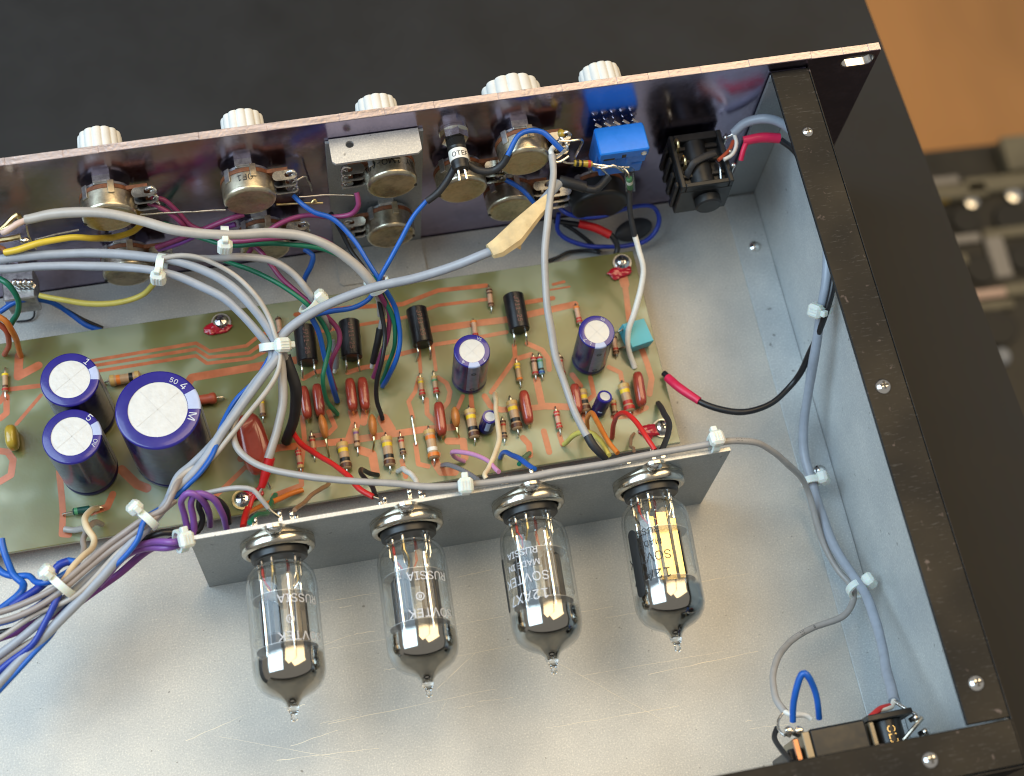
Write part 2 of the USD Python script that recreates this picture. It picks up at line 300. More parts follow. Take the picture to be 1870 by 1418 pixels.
h, c = screw_parts(at(1699, 1388, z=HW + .3) + V(0, 0, .05), 2.2); ch.append(('screw', h, M['chrome'], {'sub': [('cross_slot', c, M['black'])]}))
for q in ((1378, 451), (1497, 860)):
    ch.append(('rivet', lathe([(0, 0), (2.1, 0), (1.9, .7), (1.1, 1.3), (0, 1.5)], at(*q, z=1.0), (0, 0, 1), 18), M['chrome']))
rng = random.Random(11); EXTRA = ()
for k in range(17):
    px, py = rng.uniform(300, 1400), rng.uniform(1090, 1390); L_ = rng.choice((20, 35, 60, 110, 190)) * rng.uniform(.6, 1.2); an = rng.gauss(-.2, .12) if rng.random() < .75 else rng.uniform(-1.2, 1.2)
    q = (px + L_ * math.cos(an), py + L_ * math.sin(an))
    if py < 1405 - (px - 300) * .04 and q[0] < 1500: EXTRA += (((px, py), q),)
rng = random.Random(5)
for a, b in EXTRA + (((600, 1322), (905, 1258)), ((585, 1100), (690, 1083)), ((600, 1185), (705, 1168)), ((400, 1345), (640, 1390)), ((820, 1143), (925, 1125)), ((835, 1055), (900, 1040)), ((1060, 1118), (1120, 1108)), ((1280, 1063), (1370, 1047)), ((640, 1160), (560, 1190)), ((1000, 1330), (1240, 1290)), ((700, 1225), (1010, 1165)), ((1060, 1235), (1320, 1190))):
    A, Bq = at(*a, z=.0), at(*b, z=.0); nrm = np.cross(unit(Bq - A), (0, 0, 1)) * rng.choice((.045, .05, .06, .08))
    n = 9; ts = np.linspace(0, 1, n); v = []
    for t in ts:
        p = A + (Bq - A) * t + nrm * rng.uniform(-2, 2); w = .4 + rng.random()
        v += [p + nrm * w + V(0, 0, .006), p - nrm * w + V(0, 0, .006)]
    f = [q for i in range(n - 1) for q in ((2 * i, 2 * i + 1, 2 * i + 3), (2 * i, 2 * i + 3, 2 * i + 2))]
    ch.append(('scratch', trimesh.Trimesh(v, [t[::-1] for t in f], process=False), M['scratch']))
thing('metal_chassis', 'open zinc plated metal tray with black folded lips holding the whole circuit', 'chassis', ch, loc=(-140, -108, -1.2))

# front panel with a slot near its right end
pan = Polygon([(-300, -6.8), (35, -6.8), (35, 80.7), (-300, 80.7)])
slot = at(1566, 111, y=0)
pan = pan.difference(LineString([(slot[0] - 2.6, slot[2]), (slot[0] + 2.6, slot[2])]).buffer(3.0, 12))
RX = np.array([[1, 0, 0], [0, 0, -1], [0, 1, 0]], float)          # polygon xy -> world xz, extrusion to -y
fp = [('panel_sheet', prism(pan, -2.7, 0, RX), M['panel'])]
rng = random.Random(3); edge = []; x = -300.0
while x < 34.9:
    w = min(rng.uniform(5, 22), 35 - x); edge.append(span(x, x + w, rng.uniform(-.0, .10), 2.7 - rng.uniform(0, .12), 80.72, 81.0 + rng.uniform(-.06, .06), .1)); x += w
fp.append(('bare_top_edge', cat(edge), M['bare_alu']))
sl = LineString([(slot[0] - 2.6, slot[2]), (slot[0] + 2.6, slot[2])]); ringp = sl.buffer(2.98, 12).difference(sl.buffer(2.6, 12))
fp.append(('slot_rim', prism(ringp, -2.65, -.05, RX), M['chrome']))
thing('front_panel', 'long dark glossy front panel with bare aluminium edge and a slotted end', 'panel', fp, loc=(-130, 0, -6.8))

# ------------------------------------------------------------------ circuit board
XL, XR, YT, YB = -290.0, -39.5, -21.7, -92.3
bp = [('board', span(XL, XR, YB, YT, BZ - 1.6, BZ, .15), M['pcb'])]
TR = [([(150, 662), (358, 627), (383, 642), (450, 632), (475, 612), (500, 604)], 6), ([(155, 671), (358, 638), (381, 653), (455, 645), (490, 620)], 6), ([(160, 681), (358, 650), (378, 664), (460, 655), (500, 634)], 6),
      ([(335, 712), (350, 690), (480, 668), (560, 655)], 14), ([(0, 735), (12, 712), (72, 705)], 8), ([(30, 775), (75, 722)], 6), ([(35, 650), (33, 688), (70, 668)], 14), ([(0, 765), (12, 755), (12, 725)], 10), ([(0, 880), (20, 868), (24, 840), (14, 826), (0, 824)], 11),
      ([(108, 862), (113, 910), (115, 940), (113, 976), (126, 977)], 10), ([(168, 936), (196, 926), (206, 903)], 11), ([(222, 858), (250, 885), (268, 892)], 15), ([(395, 905), (452, 850), (470, 842)], 8), ([(440, 838), (510, 818), (631, 806), (772, 785), (830, 780)], 12),
      ([(552, 762), (556, 800), (549, 862), (551, 886), (500, 905)], 8), ([(600, 752), (612, 780), (600, 792), (570, 797)], 8), ([(644, 752), (650, 772), (640, 800)], 16), ([(667, 750), (664, 772)], 12), ([(700, 766), (712, 786)], 20), ([(659, 823), (680, 830), (686, 864)], 14),
      ([(734, 842), (741, 871)], 8), ([(759, 812), (764, 848), (782, 852)], 8), ([(795, 845), (806, 862), (830, 862)], 14), ([(818, 806), (846, 806), (849, 836)], 12), ([(793, 845), (800, 830)], 9), ([(540, 575), (640, 562), (735, 556), (800, 531), (888, 522)], 8),
      ([(560, 610), (740, 580), (800, 558), (890, 547)], 6), ([(790, 602), (860, 592), (920, 585), (1050, 556)], 12), ([(780, 632), (850, 621), (925, 607)], 7), ([(939, 632), (941, 652), (936, 662), (897, 717)], 8), ([(943, 656), (970, 648)], 9), ([(963, 628), (990, 640), (1001, 655), (1003, 675)], 9),
      ([(980, 694), (990, 742), (1050, 744)], 12), ([(990, 744), (915, 749), (896, 742), (885, 724)], 10), ([(860, 724), (862, 745)], 8), ([(845, 724), (836, 746)], 7), ([(1141, 518), (1145, 550), (1149, 585)], 10), ([(1136, 500), (1141, 520)], 16), ([(1172, 638), (1182, 665), (1190, 692), (1186, 720)], 10),
      ([(1078, 690), (1085, 722), (1070, 735)], 8), ([(1045, 685), (1060, 705)], 9), ([(1112, 671), (1133, 681), (1137, 700)], 8), ([(955, 800), (966, 812), (968, 832)], 10), ([(993, 788), (1003, 826)], 10), ([(1021, 793), (1027, 812)], 8), ([(1120, 762), (1150, 760), (1180, 745)], 9), ([(1068, 756), (1062, 790), (1080, 800)], 9),
      ([(765, 690), (758, 716), (746, 734), (754, 762)], 7), ([(800, 690), (815, 700), (822, 716), (818, 735), (806, 750)], 8), ([(779, 730), (780, 756), (800, 776)], 8), ([(554, 692), (575, 680), (600, 676)], 8), ([(635, 681), (662, 672), (690, 668)], 8), ([(765, 636), (768, 680)], 6), ([(790, 634), (796, 676)], 6), ([(940, 556), (1010, 545)], 8), ([(1010, 520), (1030, 515)], 5), ([(1005, 530), (1040, 524)], 3), ([(760, 640), (700, 655), (690, 668)], 8)]
for pts, w in TR:
    c = [B(*p)[:2] for p in pts]; ls = LineString(c); w *= .195
    poly = ls.buffer(w / 2, 4, cap_style=1, join_style=1).intersection(sbox(XL + .5, YB + .5, XR - .5, YT - .5))
    bp.append(('copper_trace', prism(poly, BZ - .02, BZ + .03 + .0012 * len(bp)), M['trace'], {'smooth': False}))
for px, py in ((420, 592), (1136, 490), (1195, 790), (443, 915)):
    p = at(px, py, z=4); bp.append(('standoff', cyl((p[0], p[1], .05), (p[0], p[1], BZ - 1.62), 3, 6), M['zinc']))
thing('circuit_board', 'yellow green fibreglass circuit board with coppery tracks showing through', 'circuit board', bp, loc=(-165, -57, BZ - 1.6))
# ------------------------------------------------------------------ knobs
def knob(cx, cz, r, y0=3.4, y1=18.2):
    th = np.linspace(0, 2 * np.pi, 168, endpoint=False)
    rr = lambda s: r * s * (1 + .085 * np.abs(np.sin(7 * th)) ** .6 - .06)
    rows = [(y0, 1.04), (y1 - .9, .97), (y1 - .25, .945), (y1, .89)]; v = []
    for y, s in rows: v.append(np.stack([cx + rr(s) * np.cos(th), np.full(168, y), cz + rr(s) * np.sin(th)], 1))
    n = 168; V_ = np.vstack(v + [[[cx, y0, cz]], [[cx, y1, cz]]]); f = []
    for i in range(len(rows) - 1):
        for j in range(n):
            a, b = i * n + j, i * n + (j + 1) % n; f += [(a, b + n, b), (a, a + n, b + n)]
    e = (len(rows) - 1) * n
    for j in range(n): f += [(4 * n, j, (j + 1) % n), (4 * n + 1, e + (j + 1) % n, e + j)]
    return trimesh.Trimesh(V_, f, process=False)
KN = [(-206.0, 61.0, 6.7, 'first fluted white knob from the left end of the panel edge'), (-162.6, 60.3, 6.7, 'fluted white knob second from the left, above the pot with yellow leads'),
      (-120.8, 59.0, 6.7, 'fluted white knob in front of the bent bright metal bracket'), (-77.8, 58.6, 9.6, 'largest fluted white knob, wider than the others'), (-48.9, 60.6, 6.7, 'fluted white knob in front of the blue switch')]
k0 = None
for x, z, r, lb in KN:
    if r > 8 or k0 is None:
        t = thing('control_knob', lb, 'knob', [('fluted_cap', knob(x, z, r, y1=18.2 if r < 8 else 17.5), M['white_knob'], {'smooth': 40}), ('skirt', cyl((x, 2.75, z), (x, 3.5, z), r * .98, 40), M['white_knob'])], loc=(x, 3.4, z), group='white knobs along the front panel')
        if r < 8: k0, kx, kz = t, x, z
    else:
        copy_of(k0, 'control_knob', lb, (x - kx, 0, z - kz))

# ------------------------------------------------------------------ potentiometers
def wrap_text(txt, h, r, c, axis_up, theta, s, mtx):
    """lettering on a cylinder: c axis base point, mtx columns: right, up(axis), outward at theta 0"""
    t = meshkit.text_mesh(txt, h, .06); b = t.bounds; v = np.array(t.vertices); x = v[:, 0] - (b[0, 0] + b[1, 0]) / 2
    t = t.subdivide_to_size(max(h * .45, .4)) if len(t.faces) < 4000 else t
    v = np.array(t.vertices); x = v[:, 0] - (b[0, 0] + b[1, 0]) / 2; th = theta + x / r; rad = r + v[:, 2]
    w = np.stack([rad * np.sin(th), s + v[:, 1], rad * np.cos(th)], 1)
    return trimesh.Trimesh(w @ np.asarray(mtx).T + c, t.faces, process=False)
PM = np.array([[-1, 0, 0], [0, -1, 0], [0, 0, 1]], float).T          # right=-x, up=-y, out=+z
PM2 = np.array([[-1, 0, 0], [0, 1, 0], [0, 0, 1]], float).T
def pot(x, z, side, txt=None, lugs=True, r=8.0, canmat='can', bk=-11.0, tilt=0.2, name_mat='zinc'):
    c = V(x, 0, z); P = []
    P.append(('bushing', cyl((x, -.05, z), (x, -2.2, z), 3.6, 18), M['zinc']))
    fpl = cat(lathe([(0, 2.0), (r * .93, 2.0), (r * .93, 2.8), (0, 2.8)], c, (0, -1, 0), 28), cbox((5.2, 3.2, .6), (x - .3, -1.5, z + r * .93), None, .1), cbox((4.6, .6, 4), (x - .3, -2.4, z + r * .8), None, .1))
    P.append(('front_plate', fpl, M['zinc']))
    wf = Point(0, 0).buffer(r * 1.02, 20).union(sbox(0, -5.2, side * (r + 4.6), 5.2) if side > 0 else sbox(side * (r + 4.6), -5.2, 0, 5.2))
    Rw = np.array([[1, 0, 0], [0, 0, -1], [0, 1, 0]], float)
    P.append(('wafer', prism(wf, 3.4, 4.7, Rw, c), M['brown']))
    L = -bk; rr = 1.3
    can = lathe([(r - .6, 4.75), (r, 4.75), (r, L - rr)] + [(r - rr + rr * math.cos(a), L - rr + rr * math.sin(a)) for a in np.linspace(.2, math.pi / 2, 6)] + [(r - 2.2, L), (r - 2.6, L - .12), (0, L - .12)], c, (0, -1, 0), 48)
    P.append(('can', can, M[canmat], {'sub': [('dimple', cyl((x - side * (r - .7), -L - .03, z - 1.2), (x - side * (r - .7), -L + .3, z - 1.2), .55, 10), M['black'])] + ([('lettering', wrap_text(txt, 2.0, r, c, None, .05, 5.6, PM), M['blackprint'], {'smooth': False})] if txt else [])}))
    for a in (-.75, .28, 1.9, -2.2):
        d = V(math.sin(a), 0, math.cos(a)); R = np.stack([V(math.cos(a), 0, -math.sin(a)), V(0, 1, 0), d], 1)
        P.append(('tab', cbox((2.0, 4.4, .5), c + d * (r + .28) + V(0, -4.4, 0), R, .1), M['zinc'] if a != .28 else M[canmat]))
    for k in range(3):
        zz = z + 4.2 - 4.2 * k; xx = x + side * (r + 1.2)
        lug = LineString([(0, 0), (side * 4.4, 0)]).buffer(1.5, 8).difference(LineString([(side * 2.9, 0), (side * 4.0, 0)]).buffer(.7, 6))
        P.append(('terminal', prism(lug, -.2, .2, np.array([[1, 0, 0], [0, 1, 0], [0, 0, 1]], float) @ np.array([[1, 0, 0], [0, .95, -.3], [0, .3, .95]]), (xx, -6.2, zz + 1)), M['lug']))
        if lugs:
            q = V(xx + side * 4.6, -6.2, zz + 1)
            P.append(('solder_joint', cat(tube([q + V(-side * 1.6, .4, .3), q + V(0, .2, 1.5), q + V(side * 1.0, -.2, .4), q + V(side * .6, -.4, -1.8)], .45, 7), blob(q + V(side * .2, 0, -.6), (.8, .7, .8), k + int(x), .3, 2)), M['solder']))
    return P
POTS = [(-205.7, 61.2, 1, None, 'top row pot at the left under the pale grey cable'), (-163.8, 59.6, 1, '0F1', 'top row pot second from the left with bare leads soldered to its side'), (-120.3, 57.6, -1, 'AY  1MO-A01', 'top row pot hanging under the bent bright metal bracket'),
        (-97.8, 48.2, 1, None, 'pot with a stained back beside the black lamp holder'), (-78.6, 60.4, 1, None, 'top row pot under the arched blue wire'), (-206.1, 23.4, 1, None, 'bottom row pot at the left behind the bundled grey cables'),
        (-161.8, 26.6, 1, None, 'bottom row pot second from the left behind the green and purple wires'), (-120.7, 24.0, -1, None, 'bottom row pot on the lower half of the bent metal bracket'), (-80.8, 30.8, 1, None, 'bottom row pot behind the masking tape')]
for x, z, s, t, lb in POTS:
    thing('potentiometer', lb, 'potentiometer', pot(x, z, s, t), loc=(x, -5, z - 8), group='pots mounted on the back of the front panel')
thing('potentiometer', 'dark grey pot under the blue switch', 'potentiometer', pot(-50.5, 25, -1, None, False, 9.6, 'jackblack', -11.5), loc=(-50.5, -5, 14), group='pots mounted on the back of the front panel')
# stained back
# bright mounting bracket
bz = 71.0
thing('mounting_plate', 'bright bent metal plate with one small hole holding two pots', 'bracket', [
    ('web', prism(sbox(-139, 0.4, -109, bz).difference(Point(-120.4, 57.6).buffer(3.8)).difference(Point(-120.7, 24).buffer(3.8)), .12, 1.0, np.array([[1, 0, 0], [0, 0, -1], [0, 1, 0]], float)), M['bracket']),
    ('top_flange', prism(Polygon([(-137.9, -.3), (-137.9, -7.9), (-136.9, -8.9), (-112, -8.9), (-110.6, -7.7), (-110.6, -.3)]).difference(Point(-131.8, -2.9).buffer(1.25)), bz, bz + 1.0), M['plate']),
    ('bottom_flange', prism(Polygon([(-139, -1.2), (-139, -13.5), (-138, -14.5), (-110, -14.5), (-109, -13.5), (-109, -1.2)]), .1, 1.0), M['floor'])], loc=(-124, -4, .1))
# lamp holder
lh = V(-99.5, 0, 67.0)
hexn = lambda r, a0=0: Polygon([(r * math.cos(a0 + k * math.pi / 3), r * math.sin(a0 + k * math.pi / 3)) for k in range(6)])
RY = np.array([[1, 0, 0], [0, 0, -1], [0, 1, 0]], float)
thing('lamp_holder', 'black threaded lamp holder with bright hex nut and a white lettered ring', 'lamp holder', [
    ('washer', lathe([(0, .05), (4.6, .05), (4.6, .8), (0, .8)], lh, (0, -1, 0), 28), M['chrome']), ('nut', prism(hexn(4.3, .25), .8, 3.6, RY, lh), M['chrome'], {'smooth': False}),
    ('threaded_body', lathe([(0, 3.6)] + [(2.75 + .22 * (k % 2), 3.6 + .22 * k) for k in range(14)] + [(2.7, 7), (2.7, 13), (2.3, 14), (0, 14)], lh, (0, -1, 0), 24), M['black']),
    ('white_ring', lathe([(2.6, 7.6), (2.95, 7.6), (2.95, 11.2), (2.6, 11.2)], lh, (0, -1, 0), 28), M['white'], {'sub': [('lettering', wrap_text('OTEF', 1.55, 2.96, lh, None, .1, -10.4, PM2 @ np.diag([-1, 1, 1])), M['blackprint'], {'smooth': False})]}),
    ('pin', cyl(lh + V(-.9, -13.8, 0), lh + V(-1.1, -17.2, -.6), .45, 8), M['solder']), ('pin', cyl(lh + V(1.0, -13.8, 0), lh + V(1.2, -17.0, -.6), .45, 8), M['solder'])])
# blue rotary switch
bx0, bx1, by0, by1, bzt, bzb = -55.2, -39.4, -13.0, -3.0, 62.5, 46.5
swp = [('housing', span(bx0, bx1, by0 + 3.2, by1, bzb, bzt, .5), M['bluebox']), ('lid', span(bx0 - .1, bx1 + .1, by0 + .0, by1 - 1, bzt - 4.0, bzt + .12, .4), M['bluebox']),
       ('back_plate', cat(span(bx0 + 1.2, bx0 + 6, by0 + .6, by0 + 3.4, bzb + 6.6, bzt - 4.1, .3), span(bx1 - 6.6, bx1 - .2, by0 + .5, by0 + 3.4, bzb + 7.5, bzt - 4.1, .3), span(bx0 + 1.5, bx1 - .5, by0 + 1.2, by0 + 3.4, bzb + .4, bzb + 5.6, .4)), M['bluebox']),
       ('spindle_boss', cyl((-46.8, by0 + 3.4, 54), (-46.8, by0 + 1.0, 54), 3.6, 20, .3), M['bluebox']), ('rivet', cyl((bx1 - 1.6, by0 + .5, bzt - 2.1), (bx1 - 1.6, by0 - .5, bzt - 2.1), 1.05, 12, .3), M['chrome']),
       ('notch', span(-48, -46.6, by0 - .04, by0 + .3, bzt - 3.6, bzt - 1.7, .05), M['black']), ('notch', span(bx0 + 1.4, bx0 + 5, by0 - .04, by0 + .3, bzt - 4.0, bzt - 3.0, .05), M['black'])]
for k in range(5):
    xx = bx0 + 1.6 + 3.0 * k
    for j in range(2):
        swp.append(('pin', cat(cbox((.9, 2.4, .5), (xx + .5 * j, by1 + .6 + 1.2 * j, bzt - .4 - j * 1.8), frame(V(.35, -.2, 1)), .1)), M['chrome']))
swp.append(('bushing', cyl((-47.5, -.05, 55), (-47.5, -3.0, 55), 3.4, 18), M['zinc']))
thing('rotary_switch', 'bright blue plastic switch block with silver pins and rivet', 'switch', swp)
# jack socket
def jack(cx, zt, yb, w=17.5, L=19.5, hgt=17):
    x0, x1 = cx - w / 2, cx + w / 2; P = []
    P.append(('base', span(x0, x1, yb, yb + L, zt - hgt, zt - 3.2, .3), M['black']))
    P.append(('side_wall', span(x0, x0 + 1.6, yb, yb + L, zt - 3.18, zt, .3), M['jackblack'])); P.append(('side_wall', span(x1 - 1.6, x1, yb, yb + L, zt - 3.18, zt, .3), M['jackblack']))
    P.append(('end_wall', span(x0 + 1.62, x1 - 1.62, yb, yb + 1.6, zt - 3.18, zt - .05, .25), M['jackblack'])); P.append(('end_wall', span(x0 + 1.62, x1 - 1.62, yb + L - 2.6, yb + L, zt - 3.18, zt - .05, .25), M['jackblack']))
    P.append(('barrel', cyl((cx - .5, yb + L - 2.6, zt - 4.2), (cx - .5, yb + 1.6, zt - 4.2), 4.1, 28), M['jackblack']))
    P.append(('end_stud', cyl((cx + 1, yb, zt - 9), (cx + 1, yb - 3.4, zt - 9), 4.4, 28, .5), M['jackblack']))
    return P, x0, x1
jp, jx0, jx1 = jack(-19.7, 48.5, -21.0)
for k in range(4): jp.append(('rib', span(jx0 - 1.3, jx0 - .02, -19.5 + 4.6 * k, -17.2 + 4.6 * k, 33, 46.5 - (k % 2) * 1.5, .4), M['black']))
for k in range(3): jp.append(('cross_bar', span(jx0 + 1.7, jx1 - 1.7, -16.5 + 5 * k, -15.2 + 5 * k, 45.4, 46.6 + .4 * (k % 2), .2), M['black']))
jp.append(('spring', tube([V(jx1 - 3.4, -18.5, 46), V(jx1 - 3.2, -15, 47.6), V(jx1 - 3.6, -12, 46.6)], .45, 7), M['lug']))
for k, (dx, dy) in enumerate(((1.2, 15.5), (2.0, 9.0))):
    c = V(jx0 + dx + .6, -21 + dy, 48.8); jp.append(('contact', tube([c + V(0, 1.6, -1), c + V(0, 1.2, 1.6), c + V(0, -.2, 2.2), c + V(0, -1.5, 1.4), c + V(0, -1.9, -1.5)], .5, 8), M['gold']))
for k in range(3):
    c = V(jx1 - .4, -6 - 5.2 * k, 48.6); jp.append(('contact', cat(cbox((.5, 1.8, 4.4), c + V(.6, 0, -.6), None, .1), blob(c + V(.7, 0, 1.6), (.8, .9, 1.0), k, .3, 2)), M['solder']))
jp.append(('contact_bridge', tube([V(jx0 + 3, -16, 46), V(jx0 + 5, -13.5, 49.4), V(-19, -11.5, 49.6), V(jx1 - 4, -10.5, 49.2)], 1.2, 10, flat=.5), M['sleeve']))
thing('input_jack', 'black open frame jack socket with brass contacts near the panel end', 'jack socket', jp)

# ------------------------------------------------------------------ tubes and their bracket
YBK, ZBK = -109.6, 50.3
SX = [-171.2, -133.0, -96.2, -58.9]; SZ = 38.0
hole = sbox(-195.1, .1, -35.4, ZBK)
for x in SX: hole = hole.difference(Point(x, SZ - 1.5).buffer(8.6, 16))
thing('socket_bracket', 'upright grey steel plate carrying the four glass tubes', 'bracket', [('plate', prism(hole, -YBK, -YBK + 1.3, RX), M['bracket']), ('bare_edge', span(-195.0, -35.5, YBK - 1.22, YBK - .08, ZBK + .02, ZBK + .12, .03), M['plate']),
      ('foot_flange', span(-195, -35.5, YBK + .02, YBK + 10, .06, 1.2, .1), M['bracket'])], loc=(-115, YBK, 0))
AX = [unit(V(-2.2, -51, 3.0)), unit(V(-2.2, -51, 2.6)), unit(V(-2.8, -51, 2.8)), unit(V(-3.4, -51, 2.2))]
def vacuum_tube(i):
    d = AX[i]; o = V(SX[i], YBK - 1.3, SZ - 1.5); out = unit(V(0, 0, 1) - d * d[2]); right = np.cross(d, out); Mx = np.stack([right, d, out], 1)   # right x up = out
    L = lambda prof, seg=40: lathe(prof, o, d, seg)
    pt = lambda a, s, r: o + d * s + r * (math.sin(a) * right + math.cos(a) * out)
    rng = random.Random(20 + i); P = []
    prof = [(4.2, 8.0), (6.6, 8.15), (8.4, 9.0), (9.7, 11.0), (10.25, 13.6), (10.35, 17), (10.35, 38.6), (10.2, 40.6), (9.6, 42.6), (8.4, 44.4), (6.6, 45.8), (4.4, 46.9), (3.0, 47.7), (2.1, 48.8), (1.75, 50.0)]
    P.append(('glass_bulb', cat(L(prof), L([(0, 9.2), (7.4, 9.4), (9.0, 11.4), (9.5, 14), (9.55, 31.0)][::-1])), M['glass'], {'smooth': 60}))
    P.append(('glass_tip', L([(0, 50.02), (1.74, 50.02), (1.55, 50.9), (1.0, 51.6), (.85, 52.6), (.95, 53.2), (.7, 53.8), (0, 54.0)]), M['solidglass'], {'smooth': 60}))
    P.append(('getter_mirror', L([(9.95, 30.5), (9.95, 38.6), (9.8, 40.5), (9.2, 42.4), (8.0, 44.1), (6.3, 45.4), (4.2, 46.5), (2.8, 47.4), (1.9, 48.6), (1.5, 49.6), (0, 50.0)]), M['getter'], {'smooth': 60}))
    for s in (18.0, 33.2):
        P.append(('mica_spacer', prism(Point(0, 0).buffer(8.8, 20).difference(sbox(-1, 7.2, 1, 9.5)).difference(sbox(-9.5, -1, -7.6, 1)), s, s + .25, Mx[:, [0, 2, 1]] * V(1, 1, 1), o), M['mica']))
    P[-1] = ('mica_spacer', L([(0, 33.2), (8.8, 33.2), (8.8, 33.4), (0, 33.4)]), M['mica']); P[-2] = ('mica_spacer', L([(0, 18), (8.8, 18), (8.8, 18.25), (0, 18.25)]), M['mica'])
    pa = [.35, .1, .25, -.25][i]
    for sg in (-1, 1):
        cx = 4.2 * sg; Rr = Mx @ np.array([[math.cos(pa), 0, math.sin(pa)], [0, 1, 0], [-math.sin(pa), 0, math.cos(pa)]])
        body = cat(cbox((5.4, 14.6, 3.2), o + Rr @ V(cx, 25.7, .2), Rr, .9), cbox((.45, 14.6, 8.4), o + Rr @ V(cx - 1.2, 25.7, 0), Rr, .1), cbox((.45, 14.6, 8.4), o + Rr @ V(cx + 1.2, 25.7, 0), Rr, .1))
        P.append(('anode_plate', body, M['anode']))
        P.append(('support_rod', cyl(o + Rr @ V(cx, 12.5, 4.6), o + Rr @ V(cx, 35.5, 4.6), .38, 8), M['chrome'])); P.append(('support_rod', cyl(o + Rr @ V(cx, 13, -4.4), o + Rr @ V(cx, 35.5, -4.4), .38, 8), M['chrome']))
    if i == 3:
        ca, sa = math.cos(-.09), math.sin(-.09); Rv = Mx @ np.array([[ca, 0, sa], [0, 1, 0], [-sa, 0, ca]])
        for vx, vw, v0, v1 in ((-3.9, 1.7, 15, 33.5), (-.6, 3.0, 12.8, 33.8), (2.6, 1.5, 14, 33.6)):
            P.append(('bright_vane', cbox((vw, v1 - v0, .25), o + Rv @ V(vx, (v0 + v1) / 2, 5.2), Rv, .05), M['vane']))
    P.append(('getter_ring', tube([o + d * 36.5 + 3.2 * (math.cos(a) * right + math.sin(a) * out) for a in np.linspace(0, 6.28, 20)], .4, 8, raw=True), M['zinc']))
    for k in range(9):
        a = 2 * np.pi * (k + .5) / 10; q = pt(a, 0, 5.95)
        P.append(('pin', cyl(q + d * 4.5, q + d * 8.6, .5, 10, .15), M['chrome']))
        b = pt(a + rng.uniform(-.2, .2), 13.5, 5.2); c = pt(a + rng.uniform(-.7, .7), 17.9, rng.uniform(2, 5.4))
        P.append(('lead_wire', cat(tube([q + d * 8.6, q + d * 11.2, b, pt(a + rng.uniform(-.5, .5), 15.8, rng.uniform(3, 6.5)), c], .27, 6), cyl(q + d * 9.4, q + d * 11.6, .42, 6)), M['b_red'] if k % 4 == 1 else M['gold'] if k % 3 == 0 else M['chrome']))
    blk = i == 3; th = [-.95, -.82, .55, .62][i]; ink = M['blackprint'] if blk else M['print']
    LN = [('12AX7', 31.5, 2.9), ('SOVTEK', 26.2, 2.7), ('MADE IN', 22.4, 1.8), ('RUSSIA', 18.6, 2.0)]
    if i < 2: LN = [('SOVTEK', 31.0, 2.6), ('®', 25.4, 3.2), ('RUSSIA', 20.0, 2.5)]
    for tx, s, h in LN:
        P.append(('printed_word', wrap_text(tx, h, 10.38, o, None, th + (.75 if tx == '®' else .45 if i < 2 else 0), s, Mx), ink, {'smooth': False}))
    if i >= 2:
        bl = LineString([(0, 19.5), (0, 36.5 if blk else 34)]).buffer(1.75 if blk else .9, 8); t = prism(bl, 0, .1); t = t.subdivide_to_size(1.0); v = np.array(t.vertices); a = (1.0 if blk else 1.42) + v[:, 0] / 10.4; rad = 10.42 + v[:, 2]
        P.append(('black_bar', trimesh.Trimesh(np.stack([rad * np.sin(a), v[:, 1], rad * np.cos(a)], 1) @ Mx.T + o, t.faces, process=False), M['blackprint'], {'smooth': False}))
    return P, o
def socket(i):
    d = V(0, -1, 0); o = V(SX[i], YBK - 1.3, SZ - 1.5); P = []
    fl = Point(0, 0).buffer(10.9, 24).union(Point(0, 13.6).buffer(3.2)).union(Point(0, -13.6).buffer(3.2)).convex_hull.difference(Point(0, 0).buffer(8.9, 24))
    P.append(('flange', prism(fl, .02, .9, RX, o), M['ring']))
    P.append(('ring', lathe([(8.9, .92), (10.8, .92), (11.0, 1.5), (10.9, 3.0), (10.4, 3.7), (9.6, 4.0), (8.95, 3.6), (8.9, .92)], o, d, 48), M['ring'], {'smooth': 50}))
    P.append(('insulator', lathe([(0, -3), (8.0, -3), (8.4, 4.0), (8.2, 5.8), (7.6, 6.2), (0, 6.0)], o, d, 40), M['black']))
    for sg in (1, -1):
        h, c = screw_parts(o + V(0, -.92, sg * 13.4), 2.3, (0, -1, 0)); P.append(('screw', h, M['chrome'], {'sub': [('cross_slot', c, M['black'])]}))
    for k in range(9):
        a = 2 * np.pi * (k + .5) / 10; q = o + 6.6 * V(math.sin(a), 0, math.cos(a)) + V(0, 1.4, 0)
        P.append(('solder_lug', cat(cbox((1.2, 4.6, .35), q + V(0, 3.2, 0), None, .05), blob(q + V(0, 4.6, .3), (.75, .9, .6), k + 10 * i, .3, 2)), M['solder']))
    return P
M['vane'] = mat('gold_vane', (.80, .62, .27), .22, 1., var=.05)
TL = ['clear glass vacuum tube at the left end of the grey bracket', 'clear glass vacuum tube second from the left, with a round registered mark', 'clear glass vacuum tube with white lettering, third from the left', 'glass vacuum tube with black lettering and a black bar at the right end']
SL = ['ringed metal socket holding the leftmost glass tube', 'ringed metal socket holding the second glass tube from the left', 'ringed metal socket holding the white lettered third glass tube', 'ringed metal socket holding the glass tube with black lettering']
for i in range(4):
    P, o = vacuum_tube(i)
    thing('vacuum_tube', TL[i], 'vacuum tube', P, loc=o, group='glass tubes along the bracket')
    thing('tube_socket', SL[i], 'tube socket', socket(i), loc=o, group='tube sockets along the bracket')

